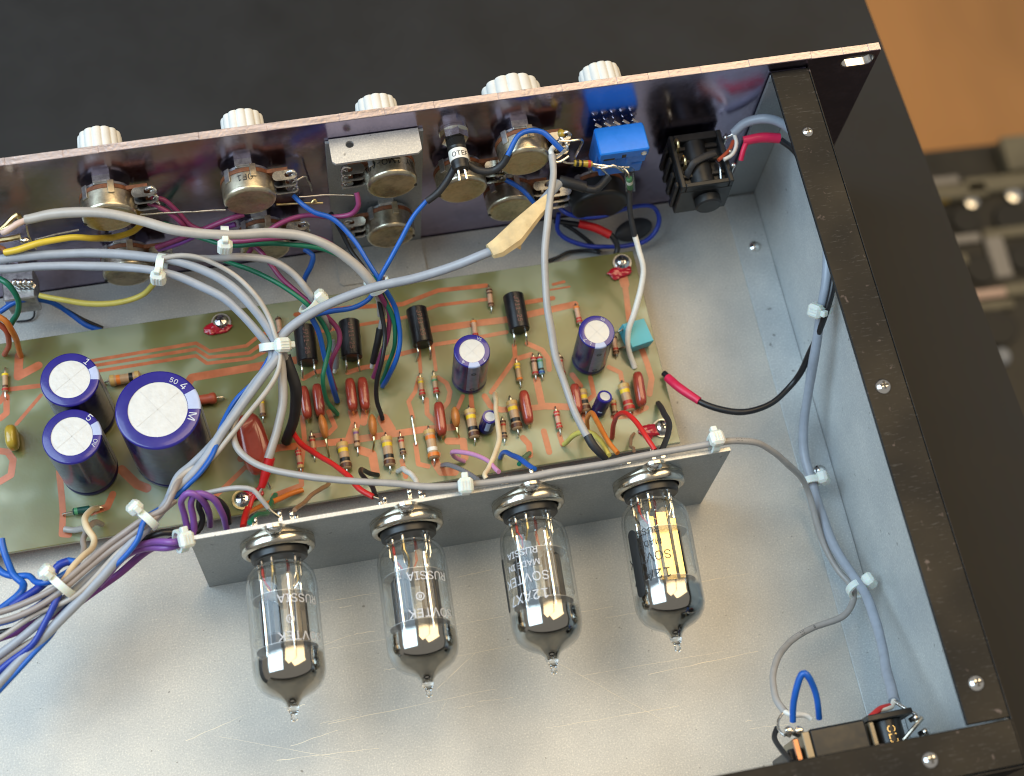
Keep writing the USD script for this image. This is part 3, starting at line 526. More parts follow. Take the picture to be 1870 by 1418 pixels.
# ------------------------------------------------------------------ components on the board
def electrolytic(top, h, r, label, band, ntop=0, lean=None, marks=(), small=False):
    c = B(*top, h); b = V(c[0], c[1], BZ) if lean is None else B(*lean, 0.6)
    d = unit(c - b); H = np.linalg.norm(c - b); out = unit(V(math.cos(band), math.sin(band), 0)); right = np.cross(d, out); Mx = np.stack([right, d, out], 1)
    P = [('sleeve', lathe([(0, 0), (r * .93, 0), (r, .5), (r, 1.9), (r * .94, 2.4), (r * .94, 2.8), (r, 3.3), (r, H - .6)], b, d, 56), M['capside'], {'smooth': 50}),
         ('sleeve_rim', lathe([(r, H - .6), (r * .985, H - .2), (r * .94, H + .05), (r * .70, H + .06), (r * .70, H - .25)], b, d, 56), M['capblue'], {'smooth': 50})]
    tp = lathe([(r * .70, H - .12), (r * .5, H - .05), (0, H - .04)], b, d, 40); sc = []
    e1, e2 = frame(d)[:, 0], frame(d)[:, 1]
    for a in ((.6, .6 + math.pi / 2) if not small else (.5,)):
        u = e1 * math.cos(a) + e2 * math.sin(a); sc.append(cbox((r * 1.26, .22 if r > 8 else .12, .04), b + d * (H - .02), np.stack([u, np.cross(d, u), d], 1), .01))
    P.append(('vent_top', tp, M['captop'], {'sub': [('score_line', s, M['pale_print']) for s in sc]}))
    w = .27 if r > 8 else .34 if r > 4 else .3
    def strip(r0, s0, s1, a0, a1):
        aa = np.linspace(a0, a1, 9); v = []; 
        for a in aa: v += [b + d * s0 + r0 * (math.sin(a) * right + math.cos(a) * out), b + d * s1 + r0 * (math.sin(a) * right + math.cos(a) * out)]
        return trimesh.Trimesh(v, [q for k in range(8) for q in ((2 * k, 2 * k + 2, 2 * k + 1), (2 * k + 1, 2 * k + 2, 2 * k + 3))], process=False)
    P.append(('stripe', strip(r + .05, 3.2, H - .6, -w, w), M['capbandd'] if not small else M['capband'], {'smooth': True}))
    aa = np.linspace(-w, w, 9); v = []
    for a in aa:
        u = math.sin(a) * right + math.cos(a) * out; v += [b + d * (H + .10) + r * .71 * u, b + d * (H + .10) + r * .945 * u, b + d * (H - .15) + r * 1.0 * u, b + d * (H - .62) + (r + .06) * u]
    P.append(('stripe_end', trimesh.Trimesh(v, [q for k in range(8) for j in range(3) for q in ((4 * k + j, 4 * k + j + 1, 4 * k + j + 4), (4 * k + j + 1, 4 * k + j + 5, 4 * k + j + 4))], process=False), M['capband'], {'smooth': True}))
    for tx, a, hh in marks:                                           # lettering on the rim
        t = meshkit.text_mesh(tx, hh, .05); bb = t.bounds; v = np.array(t.vertices); th = a - (v[:, 0] - bb[:, 0].mean()) / (r * .82); rad = r * .745 + v[:, 1] * .95
        u = np.outer(np.sin(th), right) + np.outer(np.cos(th), out)
        P.append(('rim_lettering', trimesh.Trimesh(b + d * (H + .04) + u * rad[:, None] + np.outer(v[:, 2], d), t.faces, process=False), M['print'], {'smooth': False}))
    if r > 5 and r < 7:
        for s in (4.5, 17): P.append(('minus_mark', prism(Point(0, 0).buffer(.8, 10).difference(Point(0, 0).buffer(.52, 10)), 0, .04, Mx, b + d * s + out * (r + .08)) if False else place(prism(Point(0, 0).buffer(.8, 10).difference(Point(0, 0).buffer(.55, 10)), 0, .04), b + d * s + out * (r + .06), Mx), M['blackprint'], {'smooth': False}))
    if r > 8:
        tx = wrap_text('SAMSUNG', 1.5, r + .02, b, None, 0, 0, Mx) if False else None
    thing('electrolytic_capacitor', label, 'capacitor', P, loc=b, group='blue electrolytic capacitors on the board')
M['pale_print'] = mat('score_shade', (.58, .57, .54), .5)
electrolytic((127, 693), 30, 8.75, 'tall blue electrolytic capacitor behind its twin at the left', .1, marks=(('1', .62, 2.0),))
electrolytic((131, 797), 30, 8.75, 'tall blue electrolytic capacitor in front of its twin at the left', .15, marks=(('5', .58, 2.2), ('OV', -.62, 1.3)))
electrolytic((288, 748), 36, 12.5, 'largest blue electrolytic capacitor with crossed white top', .12, marks=(('4', .52, 2.4), ('M', -.5, 2.4), ('50', .85, 1.6)))
electrolytic((862, 641), 22.5, 5.75, 'medium blue electrolytic capacitor left of the vertical grey cable', -1.62, marks=(('4', -.75, 1.2), ('7', .75, 1.2), ('V5', 2.5, .9)))
electrolytic((1090, 606), 22.5, 5.75, 'medium blue electrolytic capacitor beside the turquoise box', -1.55, marks=(('L', -.7, 1.2), ('7', -1.1, 1.2), ('90', 2.5, .9)))
electrolytic((895, 761), 9, 2.45, 'tiny blue electrolytic capacitor touching a cream wire', -1.9, lean=(887, 783), small=True)
electrolytic((1105, 724), 9, 2.45, 'tiny blue electrolytic capacitor right of the orange wire', -1.9, lean=(1092, 752), small=True)

BK = {'r': 'b_red', 'n': 'b_brown', 'k': 'b_black', 'y': 'b_yellow', 'g': 'b_gold', 'o': 'b_orange', 'w': 'b_white', 'e': 'b_green', 'v': 'b_violet', 'a': 'b_grey', 'u': 'b_blue'}
def resistor(p, q, bands, label, big=False, body='tan', h=None, frac=None):
    r = 1.72 if big else .95; h = (r + .5) if h is None else h
    a, b = B(*p, h), B(*q, h); a[2] = b[2] = BZ + h; u = unit(b - a); Lb = (10.2 if big else 6.4) if frac is None else frac; c = (a + b) / 2; Lt = np.linalg.norm(b - a); Lb = min(Lb, Lt * .85)
    s0, s1 = -Lb / 2, Lb / 2; e = r * .62
    prof = [(0, s0), (r * .5, s0), (r * .9, s0 + .25 * e), (r * 1.08, s0 + e * .7), (r * 1.08, s0 + e * 1.6), (r * .92, s0 + e * 2.3), (r * .92, s1 - e * 2.3), (r * 1.08, s1 - e * 1.6), (r * 1.08, s1 - e * .7), (r * .9, s1 - .25 * e), (r * .5, s1), (0, s1)]
    P = [('body', lathe(prof, c, u, 20), M[body], {'smooth': 60})]
    xs = [s0 + e * 1.1] + list(np.linspace(s0 + e * 2.9, s1 - e * 2.9, max(len(bands) - 2, 1)))[:len(bands) - 2] + [s1 - e * 1.1]
    for s, bnd in zip(xs, bands):
        if bnd == '-': continue
        w = .36 * (1.75 if big else 1.0); rb = r * (1.11 if s in (xs[0], xs[-1]) else .955)
        P.append(('colour_band', lathe([(0, s - w), (rb, s - w), (rb, s + w), (0, s + w)], c, u, 20), M[BK[bnd]], {'smooth': 60}))
    for sg, end in ((-1, a), (1, b)):
        P.append(('lead', tube([c + u * sg * Lb * .49, c + u * sg * (Lt / 2 - .7), end + V(0, 0, -.35) + u * sg * .1, V(end[0], end[1], BZ - .1) + u * sg * .25], .33 if big else .27, 7, .5), M['lead']))
    thing('resistor', label, 'resistor', P, loc=(c[0], c[1], BZ), group='resistors on the circuit board')
RS = [((568, 788), (575, 839), 'nrrg', 'small tan resistor just right of the red wire', 0, 'tan'), ((543, 818), (550, 861), 'rrrg', 'small tan resistor with three red bands beside the grey loop of cable', 0, 'tan'), ((648, 772), (654, 828), 'gvn-', 'small tan resistor between the two orange dipped capacitors', 0, 'tan'),
      ((623, 803), (634, 862), 'gykn', 'thick tan resistor with yellow and black bands beside the red wire', 1, 'tan'), ((704, 791), (713, 858), 'gykn', 'thick tan resistor with yellow and black bands right of the second orange capacitor', 1, 'tan'), ((730, 789), (738, 840), 'nrkn', 'small tan resistor left of the bare jumper', 0, 'tan'),
      ((782, 779), (794, 844), 'gowo', 'thick tan resistor with orange and white bands', 1, 'tan'), ((856, 742), (868, 806), 'gykn', 'thick yellow banded resistor left of the tiny blue capacitor', 1, 'tan'), ((476, 722), (481, 767), 'gy-n', 'small resistor half hidden behind the pale cable above the large red capacitor', 0, 'tan'),
      ((892, 521), (898, 567), 'nn-n', 'lone small pinkish resistor behind the rightmost black relay', 0, 'pinkres'), ((864, 583), (869, 618), 'o--r', 'slim pinkish resistor behind the left medium blue capacitor', 0, 'pinkres'), ((1051, 555), (1060, 596), 'o-rr', 'slim pinkish resistor behind the right medium blue capacitor', 0, 'pinkres'),
      ((942, 655), (951, 705), 'yy-o', 'small tan resistor with yellow bands below the rightmost black relay', 0, 'tan'), ((973, 646), (979, 692), 'rn-r', 'pink half of a pair of resistors joined by a bent lead', 0, 'pinkres'), ((984, 645), (991, 691), 'reku', 'blue green half of a pair of resistors joined by a bent lead', 0, 'blueres'),
      ((1021, 645), (1029, 692), 'nr-r', 'small pinkish resistor just right of the vertical grey cable', 0, 'pinkres'), ((1014, 743), (1024, 792), 'rrrr', 'small pinkish resistor with four red bands', 0, 'pinkres'), ((931, 724), (947, 793), 'gykn', 'thick tan resistor left of a brick red capacitor in mid board', 1, 'tan'),
      ((917, 762), (922, 808), 'nrkn', 'small brown resistor behind the tall cream wire', 0, 'tan'), ((1059, 708), (1071, 756), 'gykn', 'thick resistor wedged between the grey cable and the tiny blue capacitor', 1, 'tan'), ((1119, 729), (1124, 760), 'gr-n', 'short small resistor under the arch of the red wire', 0, 'tan'),
      ((1136, 696), (1152, 757), 'gyrr', 'thick resistor with yellow and red bands beside the rightmost red capacitor', 1, 'tan'), ((766, 682), (773, 732), 'gyrr', 'small resistor below the left lead of a black relay', 0, 'tan'), ((791, 678), (799, 729), 'gerr', 'small resistor with a green band below the right lead of a black relay', 0, 'tan'),
      ((192, 698), (264, 686), 'gokg', 'thick tan resistor lying sideways behind the largest capacitor', 1, 'tan'), ((9, 672), (10, 726), 'y-nr', 'small resistor by the orange wires at the left border', 0, 'tan'), ((507, 578), (513, 616), 'n--r', 'slim resistor peeking out behind the cable tie knot', 0, 'pinkres'), ((1120, 612), (1126, 650), 'n-rn', 'slim resistor between the blue capacitor and the turquoise box', 0, 'pinkres')]
for p, q, bnds, lb, big, bd in RS: resistor(p, q, bnds, lb, bool(big), bd)
resistor((330, 736), (407, 725), 'n----', 'brick red power resistor lying beside the largest capacitor', True, 'redres', frac=9.4)
resistor((113, 941), (188, 925), 'ek--', 'dark green diode lying on the board below the twin capacitors', True, 'b_green', frac=5.6) if False else None
a, b = B(113, 939, 1.9), B(186, 926, 1.9); u = unit(b - a)
thing('diode', 'small dark green diode lying below the twin tall capacitors', 'diode', [('body', cyl(a + u * 3.4, a + u * 8.6, 1.15, 16, .2), mat('dark_green_glass', (.012, .06, .045), .25)), ('band', cyl(a + u * 3.9, a + u * 4.9, 1.19, 16), M['b_green']),
      ('lead', tube([a + V(0, 0, -2), a + V(.2, 0, -.3), a + u * 1.2, a + u * 3.5], .3, 7), M['lead']), ('lead', tube([a + u * 8.5, a + u * 11, b + V(0, 0, -.3), b + V(0, 0, -2)], .3, 7), M['lead'])])
# bare jumper
a, b = B(752, 760, .9), B(760, 811, .9)
thing('jumper_wire', 'short bare wire link standing just above the board', 'jumper wire', (tube([a + V(0, 0, -1), a, a + (b - a) * .1, b - (b - a) * .1, b, b + V(0, 0, -1)], .36, 8), M['lead']))

def film(p, q, label, w=3.5, hh=5.2):
    a, b = B(*p, 3.2), B(*q, 3.2); a[2] = b[2] = BZ + 3.0; u = unit(b - a); L = np.linalg.norm(b - a)
    m = trimesh.creation.icosphere(subdivisions=3); v = np.array(m.vertices); e = np.sign(v) * np.abs(v) ** np.array([.7, .75, .42]); m.vertices = e * V(w / 2, hh / 2, L / 2)
    R = frame(u); body = place(m, (a + b) / 2, R)
    P = [('body', body, M['filmcap'], {'smooth': True})]
    for sg in (-1, 1):
        e = (a + b) / 2 + u * sg * L * .44; P.append(('lead', tube([e, e + V(0, 0, -1.5) + u * sg * .5, V(e[0], e[1], BZ - .1) + u * sg * .8], [.75, .4, .3], 7, .5), M['gold']))
    thing('film_capacitor', label, 'capacitor', P, loc=((a + b) / 2 * V(1, 1, 0) + V(0, 0, BZ)), group='brick red capacitors on the board')
FC = [((553, 706), (562, 765), 'brick red capacitor next to the black sleeve, left of a pair'), ((578, 702), (586, 761), 'brick red capacitor left of the green wire end, right of a pair'), ((638, 692), (645, 751), 'brick red capacitor below a black relay, left of a touching pair'), ((661, 690), (668, 749), 'brick red capacitor below a black relay, right of a touching pair'),
      ((800, 735), (808, 796), 'brick red capacitor below the left medium blue capacitor'), ((955, 714), (967, 775), 'brick red capacitor in mid board beside the thick yellow banded resistor'), ((1048, 702), (1056, 757), 'brick red capacitor partly covered by the vertical grey cable'), ((1163, 680), (1173, 742), 'rightmost brick red capacitor, under the white wire end')]
for p, q, lb in FC: film(p, q, lb)
# large red-brown capacitor
c = B(463, 812, 7); R = frame(unit(B(487, 880, 4) - B(446, 765, 10)))
m = trimesh.creation.icosphere(subdivisions=4); v = np.array(m.vertices); m.vertices = np.sign(v) * np.abs(v) ** .55 * V(4.9, 5.8, 9.8)
thing('film_capacitor', 'large glossy brick red capacitor under the pale cables', 'capacitor', [('body', place(m, c, R), M['filmcap'], {'smooth': True}), ('lead', tube([c + R @ V(0, 0, 8), B(493, 890, 1), B(494, 893, -1)], .4, 8), M['lead'])], loc=(c[0], c[1], BZ), group='brick red capacitors on the board')
def dip(p, q, foot, label, mt='ceramic'):
    a, b = B(*p, 4), B(*q, 3.2); f = B(*foot, 0); u = unit(b - a); L = np.linalg.norm(b - a)
    m = trimesh.creation.icosphere(subdivisions=3); v = np.array(m.vertices); m.vertices = v * V(1.35, 2.9, L / 2) * (1 - .25 * v[:, 2:3])
    body = place(m, (a + b) / 2, frame(u))
    thing('ceramic_capacitor', label, 'capacitor', [('body', body, M[mt], {'smooth': True}), ('lead', tube([b - u * .6, b + u * .9, f + V(0, 0, .8), f + V(0, 0, -.1)], [.55, .3, .3, .3], 7), M['gold']), ('lead', tube([a + u * .8, a - u * .2, V(a[0], a[1] + 1.0, BZ)], [.5, .3, .3], 7), M['gold'])], loc=((a + b) / 2 * V(1, 1, 0) + V(0, 0, BZ)), group='small dipped capacitors')
dip((587, 763), (596, 806), (601, 835), 'orange dipped capacitor left of the small tan resistor'); dip((679, 762), (683, 802), (681, 824), 'orange dipped capacitor with a groove near the black wire end'); dip((830, 748), (835, 785), (838, 799), 'orange dipped capacitor right of the lone brick red one')
c = B(22, 800, 3.5)
m = trimesh.creation.icosphere(subdivisions=3); v = np.array(m.vertices); m.vertices = np.sign(v) * np.abs(v) ** .7 * V(2.0, 4.0, 3.6)
thing('tantalum_capacitor', 'mustard yellow glossy dipped capacitor near the left border', 'capacitor', (place(m, c), M['olive'], True))
# black relays
def relay(a, b, leads, label, r=3.45):
    A, Bq = B(*a, r + .5), B(*b, r + .5); A[2] = Bq[2] = BZ + r + .5; u = unit(Bq - A); out = unit(V(0, -.12, 1) - u * (u @ V(0, -.12, 1))); right = np.cross(u, out)
    P = [('body', cyl(A, Bq, r, 40, .25), M['relay'], {'smooth': 40})]
    Mx = np.stack([np.cross(out, -right) if False else -u, right, out], 1)
    t = meshkit.text_mesh('J711-25', 1.55, .05); v = np.array(t.vertices); x = v[:, 0] - t.bounds[:, 0].mean(); th = (v[:, 1] - .8) / r + .12
    w = (A + Bq) / 2 + np.outer(x, u) - 0; pts = w + (r + .01 + v[:, 2])[:, None] * (np.outer(np.sin(th), np.cross(out, u)) + np.outer(np.cos(th), out))
    P.append(('lettering', trimesh.Trimesh(pts, t.faces, process=False), M['brownprint'], {'smooth': False}))
    for s in (-1, 1):
        e = Bq + right * s * 2.0 + V(0, 0, -.8)
        foot = B(*leads[0 if s < 0 else 1], 0) if (np.dot(right, V(1, 0, 0)) > 0) else B(*leads[1 if s < 0 else 0], 0)
        P.append(('lead', tube([e - u * .3, e + u * 1.6, e + u * 2.4 + V(0, 0, -.5), foot + V(0, 0, .4), foot + V(0, 0, -.1)], .33, 8, .5), M['lead']))
        e2 = A + right * s * 2.0 + V(0, 0, -.8); P.append(('lead', tube([e2 + u * .3, e2 - u * .8, e2 - u * 1.2 + V(0, 0, -1.2), V(e2[0], e2[1], BZ) - u * 1.3], .33, 8, .5), M['lead']))
    thing('relay', label, 'relay', P, loc=((A + Bq) / 2 * V(1, 1, 0) + V(0, 0, BZ)), group='black cylindrical relays on the board')
relay((555, 598), (562, 663), ((553, 692), (579, 688)), 'black cylindrical relay crossed by blue and green wires, leftmost'); relay((637, 588), (643, 654), ((633, 681), (657, 678)), 'black cylindrical relay right of the looping purple wire'); relay((760, 565), (773, 630), ((761, 660), (786, 657)), 'black cylindrical relay standing alone right of the wire bundle'); relay((937, 540), (949, 604), ((939, 632), (963, 630)), 'black cylindrical relay just left of the vertical grey cable, rightmost')
# turquoise box capacitor
q = [B(1137, 592, 6), B(1176, 581, 6), B(1194, 622, 6), B(1155, 635, 6)]
top = np.array(q); bot = top + V(-.6, .5, -5.6)
thing('box_capacitor', 'turquoise box capacitor beside the white wire', 'capacitor', [('body', trimesh.convex.convex_hull(np.vstack([top + (top.mean(0) - top) * .03, top + V(0, 0, -.3), bot])), M['teal'], {'smooth': False}),
     ('lead', tube([B(1140, 600, 4.5), B(1130, 606, 4), B(1120, 608, 0)], .33, 7), M['lead']), ('lead', tube([B(1158, 630, 3), B(1143, 633, 2.4), B(1129, 638, 0)], .33, 7), M['lead'])])
# board screws with red varnish
for i, ((px, py), g, lb) in enumerate((((404, 590), (395, 600), 'domed bright screw with red varnish at the back left of the board'), ((1136, 481), (1133, 497), 'domed bright screw with red varnish at the back right corner of the board'), ((1209, 783), (1193, 786), 'screw with red varnish at the front right corner of the board'), ((443, 914), (455, 905), 'screw in a ring terminal with a red wire beside it'))):
    c = B(px, py, .2); P = [('washer', lathe([(0, 0), (3.2, 0), (3.2, .5), (0, .5)], c, (0, 0, 1), 24), M['zinc'])]
    P.append(('head', lathe([(0, .5), (2.6, .5), (2.55, 1.2), (1.9, 2.1), (1.0, 2.5), (0, 2.6)], c, (0, 0, 1), 24), M['chrome']))
    P.append(('cross_slot', cat(cbox((2.2, .5, .25), c + V(0, 0, 2.52), frame((0, 0, 1)), .02), cbox((.5, 2.2, .25), c + V(0, 0, 2.53), None, .02)), M['black']))
    gc = B(*g, .5); P.append(('varnish', cat(blob(gc, (4.2, 2.2, 1.1), 31 + i, .45), blob(gc + V(-1.6, -.3, .1), (2.2, 2.0, .9), 51 + i, .5), blob(gc + V(1.8, .2, .1), (1.8, 1.5, .8), 71 + i, .5)), M['redgoo'], {'smooth': True}))
    if i == 3: P.append(('ring_terminal', lathe([(2.5, .1), (3.3, .1), (3.3, .9), (2.5, .9), (2.5, .1)], c, (0, 0, 1), 24), M['gold']))
    thing('board_screw', lb, 'screw', P, loc=c, group='screws holding the circuit board')
# PART3
# ------------------------------------------------------------------ wires: pixels of the photograph with a height give points in the room
def pts(P): return [at(p[0], p[1], z=p[2]) for p in P]
def wire(label, color, P, d, name='wire', group=None, ends=(), category='wire', raw3=None, seg=10, tape=False, prints=()):
    """ends: (part name, material, pixel points, diameter) extra pieces of the same wire"""
    W_ = pts(P) if raw3 is None else raw3
    if tape:                                                          # masking tape folded flat round the end of the cable
        loops = []
        for (ax, ay, bx, by, z, th) in ((887, 448, 903, 472, 60.4, 1.6), (900, 438, 920, 468, 61.2, 2.2), (938, 402, 953, 446, 62.8, 2.4), (972, 374, 984, 404, 64, 2.2), (1002, 352, 1006, 376, 64.6, 1.5)):
            a, b = at(ax, ay, z=z), at(bx, by, z=z); u = unit(b - a); c_, hw = (a + b) / 2, np.linalg.norm(b - a) / 2
            loops.append([c_ + u * hw * sx + V(0, 0, th * sz) for sx, sz in ((-1, .0), (-.8, .75), (0, 1.0), (.75, .6), (1, -.1), (.7, -.7), (0, -.9), (-.8, -.6))])
        v = np.array(loops).reshape(-1, 3); f = []
        for i in range(4):
            for j in range(8):
                p, q = i * 8 + j, i * 8 + (j + 1) % 8; f += [(p, q, q + 8), (p, q + 8, p + 8)]
        for j in range(1, 7): f += [(0, j + 1, j), (32, 32 + j, 33 + j)]
        body = trimesh.Trimesh(v, f, process=False); body.fix_normals()
        fl = [at(926, 445, z=61), at(956, 420, z=63), at(951, 456, z=59)]; fl2 = [x + V(0, 0, -.25) for x in fl]
        flag = trimesh.convex.convex_hull(np.array(fl + fl2))
        return thing(name, label, category, [('insulation', tube(W_, d / 2, seg), M[color], {'smooth': 60}), ('masking_tape', body, M['tape'], {'smooth': 28}), ('tape_flag', flag, M['tape'])], group=group)
    C = spline(W_, 1.2); L_ = np.cumsum(np.r_[0, np.linalg.norm(np.diff(C, axis=0), axis=1)]); env = np.clip(np.minimum(L_, L_[-1] - L_) / 6, 0, 1)[:, None]
    sd = sum(map(ord, label)); nz = np.stack([meshkit.noise(np.stack([L_ / 8, L_ * 0 + 3.7 * k, L_ * 0], 1), sd + k) for k in range(3)], 1) - .5
    W_ = C + nz * env * (.75 if d < 1.8 else .5 if d > 1 else 0)
    body = tube(W_, d / 2 * (1 + .05 * np.sin(np.linspace(0, L_[-1] / 5, 40) + sd)), seg, raw=True)
    if not ends and not prints:
        return thing(name, label, category, (body, M[color], 60), group=group)
    parts = [('insulation', body, M[color], {'smooth': 60})]
    for tx, a, b, z in prints:                                        # small lettering along the top of the jacket
        A, Bq = at(*a, z=z), at(*b, z=z); u = unit(Bq - A); k = 0
        for ch_ in tx:
            if ch_ != ' ':
                p = A + (Bq - A) * (k + .5) / len(tx); q = W_[np.argmin(np.linalg.norm(W_ - p, axis=1))]; t = meshkit.text_mesh(ch_, .95, .05); t = place(t, -V(t.bounds[:, 0].mean(), .47, 0))
                j_ = np.argmin(np.linalg.norm(W_ - p, axis=1)); tg = unit(W_[min(j_ + 2, len(W_) - 1)] - W_[max(j_ - 2, 0)]); R_ = np.stack([tg, np.cross((0, 0, 1), tg), (0, 0, 1)], 1)
                parts.append(('printed_letter', place(t, q + V(0, 0, d / 2 * .97), R_), M['blackprint'], {'smooth': False}))
            k += 1
    for e in ends: parts.append((e[0], tube(pts(e[2]), (np.array(e[3]) / 2) if np.ndim(e[3]) else e[3] / 2, seg), M[e[1]], {'smooth': 60}))
    return thing(name, label, category, parts, group=group)
G1 = 'cables of the main bundle'
# long cables
wire('pale grey cable arching over the left pots to the wire crossing', 'palegrey', [(46, 402, 66), (90, 393, 67), (150, 388, 68), (210, 393, 68), (260, 404, 67), (330, 424, 66), (410, 430, 64), (500, 427, 60), (545, 430, 58), (590, 444, 56), (625, 464, 53), (655, 492, 49), (680, 520, 45), (694, 545, 38), (697, 575, 30)], 3.0, 'cable', ends=[('bare_end', 'peach', [(47, 402, 66), (30, 410, 66), (12, 422, 65), (5, 425, 64)], 1.9), ('bare_strand', 'gold', [(46, 398, 66.3), (28, 408, 66.3), (4, 420, 65)], .9)], category='cable')
wire('bluish grey cable at the top of the left pair tied together', 'bluegrey', [(-30, 480, 58), (30, 470, 58), (110, 463, 58), (190, 463, 58), (290, 472, 58), (370, 493, 56), (430, 528, 54), (470, 572, 51), (495, 608, 48), (508, 634, 46), (505, 655, 46), (478, 690, 46), (440, 742, 46), (405, 790, 46), (368, 846, 46), (320, 900, 46), (282, 948, 46), (230, 1005, 45), (172, 1068, 44), (112, 1130, 42), (60, 1182, 40), (-30, 1280, 38)], 2.8, 'cable', G1, category='cable')
wire('bluish grey cable at the bottom of the left pair tied together', 'bluegrey', [(-30, 494, 57), (60, 488, 57), (150, 486, 57), (220, 488, 57), (290, 496, 57), (350, 515, 55), (410, 548, 53), (455, 590, 50), (484, 622, 47), (498, 640, 44), (496, 662, 43), (462, 705, 43), (425, 760, 43), (395, 805, 43), (350, 850, 42), (325, 870, 42), (300, 925, 42), (268, 958, 42), (190, 1030, 42), (120, 1095, 41), (40, 1165, 39), (-30, 1215, 38)], 2.6, 'cable', G1, category='cable')
wire('thin pale wire leaving the tied pair and diving into the cable knot', 'palegrey', [(296, 472, 59), (330, 468, 59), (380, 476, 58), (425, 500, 56), (462, 535, 54), (488, 572, 51), (503, 610, 49), (513, 640, 47), (508, 672, 46), (490, 712, 46), (455, 755, 46), (418, 800, 46), (378, 842, 46), (340, 862, 46), (318, 890, 48), (310, 920, 47), (278, 958, 46), (215, 1010, 45), (140, 1085, 44), (70, 1120, 42), (0, 1165, 40), (-30, 1180, 40)], 1.55, 'wire', G1)
wire('grey cable passing behind the left ties into the white tie above the board', 'lightgrey', [(290, 470, 56), (390, 471, 55), (450, 470, 54), (500, 478, 52), (535, 500, 49), (558, 528, 46), (574, 552, 42), (592, 582, 36), (600, 600, 30)], 2.3, 'cable', category='cable')
wire('light grey cable from the tie knot to the masking tape', 'bluegrey', [(511, 648, 42), (505, 628, 46), (520, 608, 47), (550, 584, 48), (600, 556, 49), (680, 526, 51), (760, 508, 53), (830, 486, 56), (880, 466, 59), (905, 455, 60), (950, 420, 62), (990, 370, 64), (1020, 335, 62)], 2.9, 'cable', tape=True, category='cable')
wire('pale grey cable dropping from the knot into a red sleeve', 'lightgrey', [(508, 630, 45), (512, 660, 44), (515, 700, 42), (515, 745, 40), (507, 785, 38), (497, 815, 37), (490, 838, 36)], 2.7, 'cable', ends=[('red_sleeve', 'red_sleeve', [(493, 836, 36), (487, 858, 34), (478, 890, 31)], [3.2, 3.1, 2.2]), ('white_core', 'peach', [(479, 888, 31), (474, 899, 30), (468, 905, 28)], 1.0), ('red_core', 'red', [(476, 888, 31), (462, 910, 29), (452, 940, 30), (447, 952, 34)], 1.4), ('lower_sleeve', 'red', [(452, 930, 32), (447, 945, 36), (444, 962, 38)], 2.0)], category='cable')
wire('fat black sleeved cable beside the pair of red capacitors', 'sleeve', [(521, 650, 40), (530, 678, 38), (540, 712, 34), (540, 745, 28), (532, 780, 20), (523, 806, 12)], 3.5, 'cable', ends=[('grey_core', 'grey', [(510, 632, 44), (516, 645, 42), (522, 656, 40)], 2.6)], category='cable')
wire('red wire running from the black sleeve to the second tube socket', 'red', [(533, 785, 14), (542, 800, 18), (556, 817, 22), (585, 836, 27), (616, 853, 32), (636, 870, 36), (656, 893, 40), (682, 908, 42)], 1.75, ends=[('bare_end', 'lead', [(682, 908, 42), (692, 911, 42)], .7)])
wire('light grey cable lying along the rim of the tube bracket', 'jacket', [(440, 742, 44), (428, 775, 44), (427, 800, 44), (436, 822, 45), (456, 840, 46), (490, 856, 48), (554, 869, 50), (631, 878, 51.5), (734, 885, 52.4), (800, 890, 52.6), (848, 887, 52.4), (900, 881, 52.4), (980, 868, 52.4), (1108, 846, 52.4), (1220, 825, 52.4), (1300, 811, 52.4), (1340, 806, 51), (1379, 810, 47), (1414, 826, 40), (1445, 853, 30), (1466, 876, 20), (1478, 905, 14), (1500, 985, 9), (1532, 1044, 8), (1556, 1074, 10), (1557, 1098, 12), (1540, 1124, 14), (1480, 1148, 17), (1441, 1173, 22), (1418, 1212, 30), (1412, 1250, 36), (1418, 1279, 40), (1433, 1300, 42)], 2.05, 'cable', ends=[('white_core', 'white', [(1432, 1299, 42), (1445, 1306, 43), (1470, 1306, 44), (1482, 1313, 44)], 1.6), ('bare_screen', 'solder', [(1432, 1300, 42), (1421, 1316, 43), (1424, 1336, 45), (1434, 1344, 46)], .8), ('black_sleeve', 'sleeve', [(1419, 1330, 40), (1414, 1346, 42), (1432, 1376, 50), (1446, 1392, 55)], 1.6)], category='cable', prints=[('MIYAJ 8 DEK', (1332, 806), (1424, 832), 47), ('MIYAJ', (1420, 1206), (1413, 1262), 34), ('8 DEK', (1500, 1142), (1445, 1168), 19)])
wire('light grey cable hanging straight down from the top pot to the bracket', 'lightgrey', [(1008, 284, 66), (1010, 310, 66), (1005, 360, 66), (998, 420, 64), (995, 480, 61), (1000, 560, 56), (1014, 645, 50), (1038, 722, 46), (1062, 780, 44), (1078, 806, 43)], 2.25, 'cable', ends=[('black_sleeve', 'sleeve', [(1073, 796, 43.3), (1082, 812, 43), (1094, 826, 42), (1106, 838, 40)], [2.8, 2.8, 2.5, 2.0]), ('white_core', 'white', [(1009, 286, 66), (1006, 276, 66), (1012, 268, 65)], 1.7)], category='cable')
